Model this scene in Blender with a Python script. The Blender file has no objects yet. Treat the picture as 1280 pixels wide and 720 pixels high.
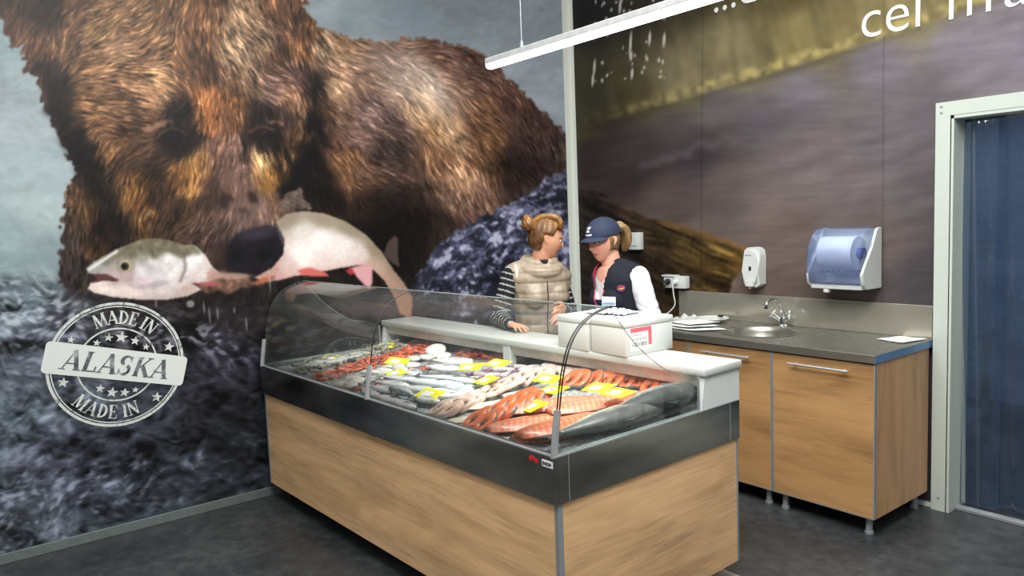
import bpy, bmesh, math, random
import numpy as np
from mathutils import Vector, Matrix, noise as mn
from mathutils.bvhtree import BVHTree
scene = bpy.context.scene; COL = scene.collection
PI = math.pi
# ---------------------------------------------------------------- camera
CAM = dict(x=4.4314, y=-4.133, z=1.602, yaw=.9065, pitch=-.09, roll=-.0378, f=944.5)
def cam_basis():
    y, p, r = CAM['yaw'], CAM['pitch'], CAM['roll']
    fw = Vector((-math.sin(y)*math.cos(p), math.cos(y)*math.cos(p), math.sin(p)))
    R = Vector((math.cos(y), math.sin(y), 0)); U = R.cross(fw)
    return R*math.cos(r)+U*math.sin(r), -R*math.sin(r)+U*math.cos(r), fw
R2, U2, FW = cam_basis(); CO = Vector((CAM['x'], CAM['y'], CAM['z']))
cd = bpy.data.cameras.new('camera'); co = bpy.data.objects.new('camera', cd); COL.objects.link(co)
cd.sensor_width = 36; cd.lens = CAM['f']/1280*36; cd.clip_start = .05
co.matrix_world = Matrix(((R2.x, U2.x, -FW.x, CO.x), (R2.y, U2.y, -FW.y, CO.y), (R2.z, U2.z, -FW.z, CO.z), (0, 0, 0, 1)))
scene.camera = co
scene.view_settings.view_transform = 'Standard'; scene.view_settings.look = 'None'; scene.view_settings.exposure = 0
# ---------------------------------------------------------------- object helpers
def tag(o, label=None, cat=None, group=None, kind=None):
    if label: o['label'] = label
    if cat: o['category'] = cat
    if group: o['group'] = group
    if kind: o['kind'] = kind
    return o
def thing(name, label, cat, loc=(0, 0, 0), rz=0, group=None):
    o = bpy.data.objects.new(name, None); COL.objects.link(o); o.location = loc; o.rotation_euler = (0, 0, rz); o.empty_display_size = .05
    return tag(o, label, cat, group)
def link(name, me, mat, parent=None, smooth=False, sharp=None):
    if mat is not None:
        me.materials.clear(); 
        for m_ in (mat if isinstance(mat, (list, tuple)) else [mat]): me.materials.append(m_)
    if smooth:
        me.polygons.foreach_set('use_smooth', [True]*len(me.polygons))
        if sharp: me.set_sharp_from_angle(angle=math.radians(sharp))
    o = bpy.data.objects.new(name, me); COL.objects.link(o)
    if parent is not None: o.parent = parent
    return o
def obj(name, bm, mat, parent=None, smooth=False, sharp=40):
    me = bpy.data.meshes.new(name); bmesh.ops.recalc_face_normals(bm, faces=bm.faces); bm.to_mesh(me); bm.free()
    return link(name, me, mat, parent, smooth, sharp)
def dup(root, loc=None, rot=None, label=None, scale=None, cat=None):
    r = root.copy(); COL.objects.link(r)
    if loc is not None: r.location = loc
    if rot is not None: r.rotation_euler = rot
    if scale is not None: r.scale = scale
    if label: r['label'] = label
    for ch in list(root.children):
        c = ch.copy(); COL.objects.link(c); c.parent = r
        for g in ch.children:
            d = g.copy(); COL.objects.link(d); d.parent = c
    return r
B = bmesh.new
def box(bm, x0, y0, z0, x1, y1, z1, bev=0, M=None, seg=2):
    c = [(x0, y0, z0), (x1, y0, z0), (x1, y1, z0), (x0, y1, z0), (x0, y0, z1), (x1, y0, z1), (x1, y1, z1), (x0, y1, z1)]
    v = [bm.verts.new(p) for p in c]
    f = [bm.faces.new([v[i] for i in q]) for q in ((3, 2, 1, 0), (4, 5, 6, 7), (0, 1, 5, 4), (1, 2, 6, 5), (2, 3, 7, 6), (3, 0, 4, 7))]
    vs = v
    if bev:
        es = list({e for a in f for e in a.edges})
        r = bmesh.ops.bevel(bm, geom=es, offset=bev, segments=seg, affect='EDGES', profile=.5)
        vs = list({q for a in r['faces'] for q in a.verts} | {q for q in v if q.is_valid})
    if M is not None: bmesh.ops.transform(bm, matrix=M, verts=vs)
    return vs
def tube(bm, pts, r, n=10, caps=True):
    pts = [Vector(p) for p in pts]; rs = r if isinstance(r, (list, tuple)) else [r]*len(pts)
    t = (pts[1]-pts[0]).normalized(); a = t.orthogonal().normalized(); rings = []
    for i, p in enumerate(pts):
        if i == 0: d = pts[1]-pts[0]
        elif i == len(pts)-1: d = pts[-1]-pts[-2]
        else: d = (pts[i+1]-p).normalized()+(p-pts[i-1]).normalized()
        d.normalize(); a = (a-d*a.dot(d)).normalized(); b = d.cross(a)
        rings.append([bm.verts.new(p+(a*math.cos(2*PI*k/n)+b*math.sin(2*PI*k/n))*rs[i]) for k in range(n)])
    for A_, B_ in zip(rings, rings[1:]):
        for k in range(n): bm.faces.new((A_[k], A_[(k+1) % n], B_[(k+1) % n], B_[k]))
    if caps: bm.faces.new(rings[0][::-1]); bm.faces.new(rings[-1])
def lathe(bm, prof, c=(0, 0, 0), n=32, M=None, sx=1, sy=1):
    rings = []; vs = []
    for r, z in prof:
        ring = [bm.verts.new((c[0]+r*sx*math.cos(2*PI*k/n), c[1]+r*sy*math.sin(2*PI*k/n), c[2]+z)) for k in range(n)] if r > 1e-6 else [bm.verts.new((c[0], c[1], c[2]+z))]
        rings.append(ring); vs += ring
    for A_, B_ in zip(rings, rings[1:]):
        if len(A_) == 1 and len(B_) == 1: continue
        for k in range(n):
            q = [A_[0]] if len(A_) == 1 else [A_[k], A_[(k+1) % n]]
            q += [B_[0]] if len(B_) == 1 else [B_[(k+1) % n], B_[k]]
            bm.faces.new(q)
    if M is not None: bmesh.ops.transform(bm, matrix=M, verts=vs)
    return vs
def prism(bm, pts, f, a0, a1):
    """pts: 2-D outline; f(p, a) -> 3-D point for depth a"""
    v0 = [bm.verts.new(f(p, a0)) for p in pts]; v1 = [bm.verts.new(f(p, a1)) for p in pts]; n = len(pts)
    bm.faces.new(v0[::-1]); bm.faces.new(v1)
    for i in range(n): bm.faces.new((v0[i], v0[(i+1) % n], v1[(i+1) % n], v1[i]))
    return v0+v1
def sphere(bm, c, r, u=16, v=10, M=None):
    rr = r if isinstance(r, (list, tuple)) else (r, r, r)
    mt = Matrix.Translation(c) @ (M or Matrix()) @ Matrix.Diagonal((*rr, 1))
    return bmesh.ops.create_uvsphere(bm, u_segments=u, v_segments=v, radius=1, matrix=mt)['verts']
def ev(o):
    """evaluated copy of an object's mesh with its modifiers applied"""
    dg = bpy.context.evaluated_depsgraph_get(); dg.update()
    return bpy.data.meshes.new_from_object(o.evaluated_get(dg))
def remeshed(bm, voxel, smooth=4, fac=.5):
    me = bpy.data.meshes.new('tmp'); bmesh.ops.recalc_face_normals(bm, faces=bm.faces); bm.to_mesh(me); bm.free()
    o = bpy.data.objects.new('tmp', me); COL.objects.link(o)
    m = o.modifiers.new('r', 'REMESH'); m.mode = 'VOXEL'; m.voxel_size = voxel; m.use_smooth_shade = True
    if smooth: s = o.modifiers.new('s', 'SMOOTH'); s.iterations = smooth; s.factor = fac
    r = ev(o); bpy.data.objects.remove(o); bpy.data.meshes.remove(me); return r
def paint(me, fn, name='Col'):
    n = len(me.vertices); P = np.empty(n*3, 'f'); me.vertices.foreach_get('co', P); P = P.reshape(-1, 3).astype(float)
    c = fn(P); a = np.ones((n, 4), 'f'); a[:, :3] = srgb2lin(np.asarray(c, float)/255.)
    at_ = me.color_attributes.new(name, 'FLOAT_COLOR', 'POINT'); at_.data.foreach_set('color', a.ravel())
# ---------------------------------------------------------------- materials
def lin(c): return tuple(float(v) for v in srgb2lin(np.array(c, float)/255.))+(1.,)
class NT:
    def __init__(s, name):
        s.m = bpy.data.materials.new(name); s.m.use_nodes = True; s.t = s.m.node_tree; s.b = s.t.nodes['Principled BSDF']; s.o = s.t.nodes['Material Output']
    def n(s, k, **kw):
        x = s.t.nodes.new(k)
        for a, v in kw.items():
            if hasattr(x, a): setattr(x, a, v)
            else: x.inputs[a].default_value = v
        return x
    def l(s, a, b): s.t.links.new(a, b)
    def coords(s, scale=(1, 1, 1), rot=(0, 0, 0), kind='Object'):
        t = s.n('ShaderNodeTexCoord'); m = s.n('ShaderNodeMapping'); m.inputs['Scale'].default_value = scale; m.inputs['Rotation'].default_value = rot
        s.l(t.outputs[kind], m.inputs['Vector']); return m.outputs[0]
    def noise(s, vec, sc, det=4, rough=.55, dist=0):
        x = s.n('ShaderNodeTexNoise'); x.inputs['Scale'].default_value = sc; x.inputs['Detail'].default_value = det; x.inputs['Roughness'].default_value = rough; x.inputs['Distortion'].default_value = dist
        s.l(vec, x.inputs['Vector']); return x.outputs['Fac']
    def ramp(s, fac, stops):
        x = s.n('ShaderNodeValToRGB'); e = x.color_ramp.elements
        while len(e) < len(stops): e.new(.5)
        for i, (p, c) in enumerate(stops): e[i].position = p; e[i].color = c if len(c) == 4 and isinstance(c[0], float) else lin(c)
        s.l(fac, x.inputs[0]); return x.outputs[0]
    def bump(s, h, st=.2, d=.002):
        x = s.n('ShaderNodeBump'); x.inputs['Strength'].default_value = st; x.inputs['Distance'].default_value = d; s.l(h, x.inputs['Height']); s.l(x.outputs[0], s.b.inputs['Normal'])
def plain(name, c, rough=.5, metal=0, var=.06, sc=30, spec=.5, bump=0, sss=0):
    t = NT(name); v = t.coords(); f = t.noise(v, sc)
    a = [max(0, x*(1-var)) for x in c]; b = [min(255, x*(1+var)) for x in c]
    t.l(t.ramp(f, [(.3, a), (.7, b)]), t.b.inputs['Base Color']); t.b.inputs['Roughness'].default_value = rough; t.b.inputs['Metallic'].default_value = metal; t.b.inputs['Specular IOR Level'].default_value = spec
    if bump: t.bump(f, bump)
    if sss: t.b.inputs['Subsurface Weight'].default_value = sss; t.b.inputs['Subsurface Scale'].default_value = .01
    return t.m
def vcol(name, rough=.5, metal=0, spec=.5, nsc=60, namt=.08, bump=0, sss=0, coat=0):
    t = NT(name); a = t.n('ShaderNodeAttribute', attribute_name='Col'); v = t.coords(); f = t.noise(v, nsc)
    g = t.ramp(f, [(.3, (1-namt,)*3+(1.,)), (.7, (1.,)*3+(1.,))]); mx = t.n('ShaderNodeMix', data_type='RGBA', blend_type='MULTIPLY'); mx.inputs[0].default_value = 1
    t.l(a.outputs['Color'], mx.inputs[6]); t.l(g, mx.inputs[7]); t.l(mx.outputs[2], t.b.inputs['Base Color'])
    t.b.inputs['Roughness'].default_value = rough; t.b.inputs['Metallic'].default_value = metal; t.b.inputs['Specular IOR Level'].default_value = spec; t.b.inputs['Coat Weight'].default_value = coat
    if bump: t.bump(f, bump)
    if sss: t.b.inputs['Subsurface Weight'].default_value = sss; t.b.inputs['Subsurface Scale'].default_value = .008
    return t.m
def wood(name, axis, tint, dark=1.):
    t = NT(name); s = {'x': (.7, 11, 11), 'y': (11, .7, 11), 'z': (11, 11, .7)}[axis]
    v = t.coords(s); big = t.noise(v, .9, 3, .5, .6); v2 = t.coords(tuple(k*4.5 for k in s)); fine = t.noise(v2, 1.6, 6, .65, .3)
    m = t.n('ShaderNodeMix', data_type='FLOAT'); m.inputs[0].default_value = .42; t.l(big, m.inputs[2]); t.l(fine, m.inputs[3])
    c = [[q*k*dark for q in tint] for k in (.72, .91, 1.01, 1.06)]
    col = t.ramp(m.outputs[0], [(.30, c[0]), (.42, c[1]), (.53, c[2]), (.66, c[3])])
    sc_ = {'x': (.8, 3.2, 3.2), 'y': (3.2, .8, 3.2), 'z': (3.2, 3.2, .8)}[axis]; pt_ = t.noise(t.coords(sc_), 1.7, 3, .6, .8); tone = t.ramp(pt_, [(.34, (.74, .70, .66, 1.)), (.52, (1., 1., 1., 1.)), (.7, (1.08, 1.08, 1.1, 1.))])
    kn = t.n('ShaderNodeTexVoronoi'); kn.inputs['Scale'].default_value = 1.5; t.l(t.coords({'x': (1.2, 3, 3), 'y': (3, 1.2, 3), 'z': (3, 3, 1.2)}[axis]), kn.inputs['Vector']); kr = t.ramp(kn.outputs['Distance'], [(.015, (.45, .36, .28, 1.)), (.06, (1., 1., 1., 1.))])
    m1 = t.n('ShaderNodeMix', data_type='RGBA', blend_type='MULTIPLY'); m1.inputs[0].default_value = .8; t.l(col, m1.inputs[6]); t.l(tone, m1.inputs[7]); m2 = t.n('ShaderNodeMix', data_type='RGBA', blend_type='MULTIPLY'); m2.inputs[0].default_value = .9; t.l(m1.outputs[2], m2.inputs[6]); t.l(kr, m2.inputs[7])
    t.l(m2.outputs[2], t.b.inputs['Base Color']); t.b.inputs['Roughness'].default_value = .48; t.bump(fine, .12, .001); return t.m
def steel(name, c, rough, ax=(1, 1, 60), var=.12, metal=1):
    t = NT(name); v = t.coords(ax); f = t.noise(v, 6, 3)
    t.l(t.ramp(f, [(.3, [x*(1-var) for x in c]), (.7, [min(255, x*(1+var)) for x in c])]), t.b.inputs['Base Color']); t.b.inputs['Metallic'].default_value = metal
    t.l(t.ramp(f, [(.3, (rough*.8,)*3+(1.,)), (.7, (rough*1.2,)*3+(1.,))]), t.b.inputs['Roughness']); return t.m
def clear(name, tint, refl=.08, rough=.02, ior=1.45, haze=None, hz=0):
    t = NT(name); t.t.nodes.remove(t.b); tr = t.n('ShaderNodeBsdfTransparent'); tr.inputs[0].default_value = tuple(tint)+(1,)
    gl = t.n('ShaderNodeBsdfGlossy'); gl.inputs['Roughness'].default_value = rough
    fr = t.n('ShaderNodeFresnel'); fr.inputs['IOR'].default_value = ior; mx = t.n('ShaderNodeMixShader'); t.l(fr.outputs[0], mx.inputs[0]); t.l(tr.outputs[0], mx.inputs[1]); t.l(gl.outputs[0], mx.inputs[2]); out = mx
    if haze:
        d = t.n('ShaderNodeBsdfDiffuse'); d.inputs[0].default_value = lin(haze); v = t.coords(); nz = t.noise(v, 5, 2); rp = t.ramp(nz, [(.3, (hz*.6,)*3+(1.,)), (.7, (hz*1.3,)*3+(1.,))])
        m2 = t.n('ShaderNodeMixShader'); t.l(rp, m2.inputs[0]); t.l(mx.outputs[0], m2.inputs[1]); t.l(d.outputs[0], m2.inputs[2]); out = m2
    t.l(out.outputs[0], t.o.inputs[0]); return t.m
def emit(name, c, st):
    t = NT(name); t.b.inputs['Base Color'].default_value = lin(c); t.b.inputs['Emission Color'].default_value = lin(c); t.b.inputs['Emission Strength'].default_value = st; return t.m
# ---------------------------------------------------------------- mural artwork (numpy rasters -> colour attributes)
rng = np.random.RandomState(7)
def srgb2lin(c):
    c = np.clip(c, 0, 1)
    return np.where(c <= .04045, c/12.92, ((c+.055)/1.055)**2.4)
class Canvas:
    def __init__(s, u0, v0, W, H):
        s.u0, s.v0, s.W, s.H = u0, v0, W, H
        s.V, s.U = np.mgrid[0:H, 0:W].astype(float); s.U += u0; s.V += v0
        s.rgb = np.zeros((H, W, 3))
    def blur(s, a, sg, sgy=None):
        sgy = sg if sgy is None else sgy
        P = int(3*max(sg, sgy))+2
        b = np.pad(a, P, mode='edge')
        fy = np.fft.fftfreq(b.shape[0])[:, None]; fx = np.fft.rfftfreq(b.shape[1])[None]
        k = np.exp(-2*np.pi**2*((fx*sg)**2+(fy*sgy)**2))
        return np.fft.irfft2(np.fft.rfft2(b)*k, s=b.shape)[P:-P, P:-P]
    def noise(s, sg, sgy=None, ang=0):
        n = rng.randn(s.H, s.W); n = s.blur(n, sg, sgy); return (n-n.mean())/n.std()
    def poly(s, pts, soft=1.2, rough=0, rs=3):
        U, V = s.U, s.V
        if rough: U = U+rough*s.noise(rs); V = V+rough*s.noise(rs)
        m = np.zeros(U.shape, bool); n = len(pts)
        for i in range(n):
            x0, y0 = pts[i]; x1, y1 = pts[(i+1) % n]
            if y0 == y1: continue
            c = ((y0 > V) != (y1 > V)) & (U < (x1-x0)*(V-y0)/(y1-y0)+x0)
            m ^= c
        return np.clip(s.blur(m.astype(float), soft), 0, 1)
    def ell(s, x, y, rx, ry, ang=0, soft=.25):
        a = math.radians(ang); dx, dy = s.U-x, s.V-y
        p = (dx*math.cos(a)+dy*math.sin(a))/rx; q = (-dx*math.sin(a)+dy*math.cos(a))/ry
        r = np.sqrt(p*p+q*q); return 1/(1+np.exp(np.clip((r-1)/soft*4, -40, 40)))
    def field(s, pts, vals, p=3.5, base=4):
        U = s.U[::4, ::4]; V = s.V[::4, ::4]
        vals = np.array(vals, float); acc = 0; ws = 0
        for (x, y), c in zip(pts, vals):
            w = 1/((U-x)**2+(V-y)**2+base**2*8)**(p/2)
            acc = acc+w[..., None]*c; ws = ws+w
        a = acc/ws[..., None]
        yi = np.clip((np.arange(s.H))/4, 0, a.shape[0]-1.001); xi = np.clip((np.arange(s.W))/4, 0, a.shape[1]-1.001)
        y0 = yi.astype(int); x0 = xi.astype(int); fy = (yi-y0)[:, None, None]; fx = (xi-x0)[None, :, None]
        y1 = np.minimum(y0+1, a.shape[0]-1); x1 = np.minimum(x0+1, a.shape[1]-1)
        A = a[y0][:, x0]*(1-fx)+a[y0][:, x1]*fx; B = a[y1][:, x0]*(1-fx)+a[y1][:, x1]*fx
        return A*(1-fy)+B*fy
    def lic(s, ang, L=12, sg=.7, step=1.):
        n = s.noise(sg); acc = np.zeros_like(n); cnt = 0
        dx, dy = np.cos(ang), np.sin(ang)
        for sgn in (1, -1):
            X = s.U-s.u0; Y = s.V-s.v0; X = X.copy(); Y = Y.copy()
            for k in range(L):
                xi = np.clip(np.rint(X).astype(int), 0, s.W-1); yi = np.clip(np.rint(Y).astype(int), 0, s.H-1)
                acc += n[yi, xi]; cnt += 1
                X += sgn*step*dx[yi, xi]; Y += sgn*step*dy[yi, xi]
        acc = (acc-acc.mean())/acc.std(); return acc
    def over(s, m, c):
        c = np.asarray(c, float)
        if c.ndim == 1: c = c/255.
        m = np.clip(m, 0, 1)[..., None]; s.rgb = s.rgb*(1-m)+c*m
    def mul(s, m, f): s.rgb = s.rgb*(1+(np.clip(m, 0, 1)*(f-1)))[..., None]
    def sample(s, u, v):
        x = np.clip(u-s.u0, 0, s.W-1.001); y = np.clip(v-s.v0, 0, s.H-1.001)
        x0 = x.astype(int); y0 = y.astype(int); fx = (x-x0)[:, None]; fy = (y-y0)[:, None]; r = s.rgb
        return (r[y0, x0]*(1-fx)+r[y0, x0+1]*fx)*(1-fy)+(r[y0+1, x0]*(1-fx)+r[y0+1, x0+1]*fx)*fy

def paint_bear():
    c = Canvas(-60, -30, 800, 750); U, V = c.U, c.V
    # river behind and below
    bgp = [(0,0,140,156,158),(10,60,146,162,164),(20,100,156,168,170),(20,160,172,182,184),(20,200,172,184,186),(50,260,178,190,190),(70,230,168,180,182),(10,300,156,172,174),(10,330,140,158,160),(60,330,140,156,158),(20,380,116,130,136),(450,15,132,142,148),(560,15,128,137,144),(500,30,122,131,138),(640,40,138,147,154),(690,20,150,158,164),(690,110,166,174,180),(650,90,150,159,166),(400,5,140,150,155),
           (60,420,92,96,106),(20,450,92,96,106),(20,520,80,88,96),(60,580,74,77,88),(30,640,76,82,90),(120,600,62,66,76),(200,600,54,58,66),(200,560,52,56,64),(150,640,60,66,74),(300,600,46,50,56),(300,540,38,42,46),(260,480,46,46,54),(280,430,66,64,76),(320,440,50,50,60),(300,400,34,31,32),(180,400,50,46,50),(100,400,82,84,92),(240,400,50,46,50),
           (360,400,34,35,34),(420,400,42,42,44),(450,370,52,44,44),(600,300,84,86,110),(560,330,74,76,98),(650,250,104,104,130),(690,240,128,126,148),(560,380,66,66,84),(640,380,72,72,92),(700,330,78,82,110),(520,400,60,60,76),(400,470,44,46,48)]
    base = c.field([p[:2] for p in bgp], [p[2:] for p in bgp], 4.5)/255.*np.array([.93,.94,.95])
    c.rgb = base
    # ripple texture
    ang = c.field([(0,300),(0,420),(150,600),(50,660),(300,460),(600,330),(690,250),(450,20),(400,420)], [[math.cos(2*a), math.sin(2*a)] for a in [.0,.15,-.35,-.6,.1,-.55,-.6,0,.1]], 3)
    th = .5*np.arctan2(ang[..., 1], ang[..., 0])+.25*c.noise(14)+.25*c.noise(5)
    l1 = c.lic(th, 6, 2.2); l3 = c.lic(th, 4, 1.0)
    def rg(sx, sy):
        n = c.noise(sx, sy); return 1.1-2*np.abs(n)
    xx = np.cos(th); yy = np.sin(th)
    big = c.noise(16, 7); ridge = rg(11, 4.5)*.6+rg(5.5, 2.4)*.5
    xi = np.clip(np.rint(U-c.u0+5*c.noise(7)).astype(int), 0, c.W-1); yi = np.clip(np.rint(V-c.v0+5*c.noise(7)+U*.0).astype(int), 0, c.H-1)
    ridge = ridge[yi, xi]
    rip = .45*ridge+.6*big+.36*l1+.16*l3
    low = np.clip((V-335-.0*U)/60, 0, 1); low = np.maximum(low, np.clip((U-490)/30, 0, 1)*np.clip((V-215)/30, 0, 1))
    amp = .035+low*.36
    f = 1+amp*rip; c.rgb = c.rgb*np.clip(f, .25, 3)[..., None]
    hot = np.clip(rip-.75, 0, 2)/1.2*low*np.clip(c.noise(28)*.5+.55, .12, 1)
    c.over(hot*.5, (160, 168, 186))
    foam = c.poly([(60,345),(130,372),(200,385),(300,415),(330,450),(260,440),(200,430),(70,420),(-60,440),(-60,345)], 14)
    c.over(foam*np.clip(l1*.6+l3*.4, 0, 1)*.6, (190, 192, 205))
    foam2 = c.poly([(-60,650),(40,575),(120,590),(200,570),(200,600),(100,660),(-60,720)], 12)
    c.over(foam2*np.clip(l1*.6+l3*.4-.2, 0, 1)*.55, (160, 162, 184))
    # whitewater on the right of the bear
    ww = c.poly([(705,205),(690,228),(650,250),(600,270),(560,300),(530,335),(515,360),(560,420),(740,440),(740,200)], 6, 5, 5)
    sp = np.clip(.55*c.noise(1.3)+.55*l1+.5*c.noise(4, 2.5)+.5*c.noise(14), -1.3, 2.2)
    c.over(ww*.55, (84, 87, 112)); c.over(ww*np.clip(sp*.7-.2, 0, 1)*.85, (196, 196, 218)); c.mul(ww*np.clip(-sp*.8, 0, 1), .5)
    # dark reflection under the bear
    sh = c.poly([(78,350),(96,385),(130,408),(190,395),(262,402),(330,440),(380,450),(470,440),(540,420),(560,395),(520,360),(440,352)], 7, 6, 5)
    c.over(sh*.86, np.array((34, 30, 31))/255.*np.clip(1+.3*rip, .4, 2)[..., None])
    c.over(c.poly([(400,382),(470,378),(560,372),(640,385),(640,395),(540,392),(470,398),(400,394)], 3, 4, 4)*.45, (96, 84, 84))
    # ------------- bear silhouette
    body = [(380,10),(398,30),(420,42),(450,50),(500,50),(545,49),(590,62),(618,80),(650,112),(680,142),(703,163),(740,200),(740,190),(704,212),(690,222),(660,240),(630,258),(600,271),(572,288),(545,312),(525,340),(512,358),(440,372),(330,380),(250,378),(150,374),(92,366),(76,352),(77,300),(80,245),(86,228),(98,214),(84,192),(66,158),(52,122),(44,96),(30,84),(26,56),(14,66),(8,48),(-2,16),(-14,-40),(400,-40)]
    m = c.poly(body, 1.0, 2.2, 2.2)
    cp = [(5,5,62,42,32),(25,20,76,50,34),(60,15,58,37,26),(45,55,92,60,40),(80,60,104,72,46),(62,90,60,42,32),(30,60,84,58,42),(95,20,92,62,40),
     (120,30,132,96,60),(170,25,128,92,60),(220,10,106,72,46),(260,15,112,74,46),(300,25,150,118,86),(330,50,150,117,86),(290,72,166,132,100),(150,65,156,115,78),(120,100,138,98,64),(200,50,140,100,64),(250,60,106,68,42),(235,95,124,82,50),(262,85,92,58,36),(290,100,100,70,50),(310,95,140,108,80),
     (200,100,156,116,78),(185,120,146,106,72),(150,115,98,66,44),(108,130,112,76,48),(160,90,122,84,54),(140,135,122,84,54),(100,75,120,84,54),
     (350,15,104,68,44),(385,15,92,60,38),(375,60,120,76,46),(352,70,92,58,40),(390,45,100,66,44),(365,95,112,80,68),
     (222,140,30,22,20),(208,165,42,30,24),(225,180,32,24,22),(240,175,44,30,24),(330,145,34,26,24),(318,170,52,36,32),(340,178,38,29,28),(345,115,118,86,78),(372,130,126,90,66),(378,165,110,76,48),(365,185,84,56,38),(358,150,64,46,40),(195,155,92,62,42),
     (262,128,152,92,46),(262,155,152,92,50),(285,125,124,76,44),(290,150,112,70,44),(270,185,124,86,70),(290,190,116,84,74),(275,215,104,76,66),(300,215,110,80,70),
     (150,160,104,68,44),(128,160,116,78,50),(180,180,82,56,40),(155,200,76,52,36),(195,210,56,40,30),(170,165,84,56,38),(140,185,112,76,46),(120,140,128,90,56),
     (248,205,190,138,72),(240,228,178,122,58),(228,215,120,78,36),(328,200,196,156,98),(340,225,164,112,50),(352,212,122,80,36),(310,200,70,50,44),(262,225,66,46,40),
     (300,240,112,82,72),(290,262,118,90,80),(265,250,70,52,46),(255,275,84,62,50),(240,295,74,54,44),(225,262,70,48,32),(330,262,120,92,84),(345,255,120,88,66),(270,290,80,60,54),(300,280,112,86,80),
     (168,245,150,100,46),(158,228,122,80,40),(182,268,120,82,48),(195,250,60,42,30),(176,290,96,62,34),(132,240,46,34,29),(102,245,98,70,46),(98,280,84,64,46),(112,262,112,78,44),(84,300,62,50,48),(132,290,42,32,28),(118,330,54,42,38),(150,300,50,38,32),(200,290,74,54,38),(122,310,84,58,36),(85,345,52,44,44),(110,220,50,38,32),(75,160,58,42,34),(95,190,38,28,26),(60,120,70,48,38),(120,200,44,33,30),
     (405,55,158,128,98),(425,70,148,116,88),(432,55,122,88,64),(452,90,142,110,90),(480,72,118,88,76),(520,95,158,130,112),(540,112,180,154,134),(528,135,172,136,102),(505,110,150,122,104),(570,85,126,92,80),(548,60,102,72,60),(590,72,88,62,52),(600,95,96,68,58),(572,118,140,108,88),(600,140,124,86,62),(640,135,86,60,50),(672,160,88,64,58),(695,190,84,62,58),(660,175,72,52,46),(650,205,50,38,36),(690,215,58,44,44),(612,180,112,76,50),(620,215,90,64,46),(560,165,158,118,80),(545,150,166,124,84),(545,200,116,82,58),(580,225,146,110,84),(565,250,118,88,72),(605,245,112,82,68),(590,190,120,84,58),(640,235,64,48,42),
     (490,160,104,80,74),(465,140,118,92,88),(450,170,112,84,78),(478,190,84,64,60),(500,190,72,54,50),(420,110,140,110,84),(425,150,122,92,74),(402,140,104,72,54),(408,180,92,60,46),(436,200,124,84,54),(455,215,104,74,56),(510,215,92,68,58),(500,240,64,48,42),(480,255,52,38,32),(520,250,58,42,36),(500,280,34,26,23),(450,255,76,52,38),(430,235,120,82,54),(425,265,84,58,42),(530,290,38,29,26),(480,300,30,23,21),(548,275,50,38,34),(440,290,40,30,26),
     (372,215,32,25,26),(388,110,74,54,46),(393,150,46,36,36),(385,190,30,24,25),(360,240,28,22,23),(395,230,40,30,28),(415,250,46,34,30),(340,380,28,24,24),(420,330,28,22,21),(150,372,40,33,32),(300,365,30,25,25),(250,375,34,29,28),(200,330,40,30,28),(510,340,34,28,27)]
    bc = c.field([p[:2] for p in cp], [p[2:] for p in cp], 5.5, 2)/255.; g_ = bc.mean(2, keepdims=True); bc = (g_+(bc-g_)*.80)*np.array([.95,.92,.895])
    D = math.radians
    dirs = [(10,20,120),(40,60,115),(70,60,110),(60,110,95),(110,40,150),(130,80,165),(120,120,175),(150,160,190),(135,190,120),(190,60,150),(180,100,195),(200,120,215),(240,20,100),(250,60,75),(240,100,60),(262,140,92),(270,190,92),(290,150,85),(300,90,60),(320,50,50),(345,40,60),(350,110,20),(372,140,80),(375,60,75),(385,20,95),(395,60,75),
            (220,150,130),(190,190,160),(245,210,105),(330,210,75),(345,230,80),(290,240,90),(260,270,110),(240,300,125),(170,250,110),(120,260,95),(90,280,90),(120,320,95),(150,300,105),
            (410,60,35),(430,90,40),(460,70,20),(480,100,38),(530,60,10),(530,120,48),(570,90,22),(600,80,30),(640,130,50),(680,170,55),(560,170,52),(600,160,42),(620,200,50),(650,200,60),(690,210,60),(540,200,75),(560,240,66),(600,240,62),(490,160,30),(450,150,25),(420,120,45),(420,180,60),(440,210,60),(470,230,20),(500,220,15),(430,260,80),(520,290,80),(390,180,90)]
    dv = c.field([p[:2] for p in dirs], [[math.cos(2*D(p[2])), math.sin(2*D(p[2]))] for p in dirs], 3.5, 3)
    th = .5*np.arctan2(dv[..., 1], dv[..., 0])+.13*c.noise(9)+.10*c.noise(3)
    # carry colour patches along the fur so that they read as tufts
    dx, dy = np.cos(th), np.sin(th)
    tn = c.lic(th, 9, 1.0); tc = c.lic(th, 13, 2.4); tf = c.lic(th, 5, .55); clump = c.noise(7)
    disp = (tc*3.2+tn*2.2)
    xi = np.clip(np.rint(U-c.u0+disp*dx).astype(int), 0, c.W-1); yi = np.clip(np.rint(V-c.v0+disp*dy).astype(int), 0, c.H-1)
    bc = bc[yi, xi]
    body_ = np.clip((U-400)/30, 0, 1); fur = 1+(.12*tn+.08*tc+.17*tf+.04*clump)*(1-.25*body_)
    lum = bc.mean(2, keepdims=True)
    soft = c.ell(300,255,48,46,0,.5)*.55+c.ell(270,185,22,36,0,.5)*.2
    fur = 1+(fur-1)*(1-soft)
    bcf = bc*np.clip(fur, .35, 1.9)[..., None]
    tip = np.clip(.7*tn+.6*tf-.9, 0, 2)[..., None]*(lum > .22)*(1-soft[..., None])
    bcf = bcf+tip*np.array([.085, .075, .06])
    c.over(m, bcf)
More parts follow.
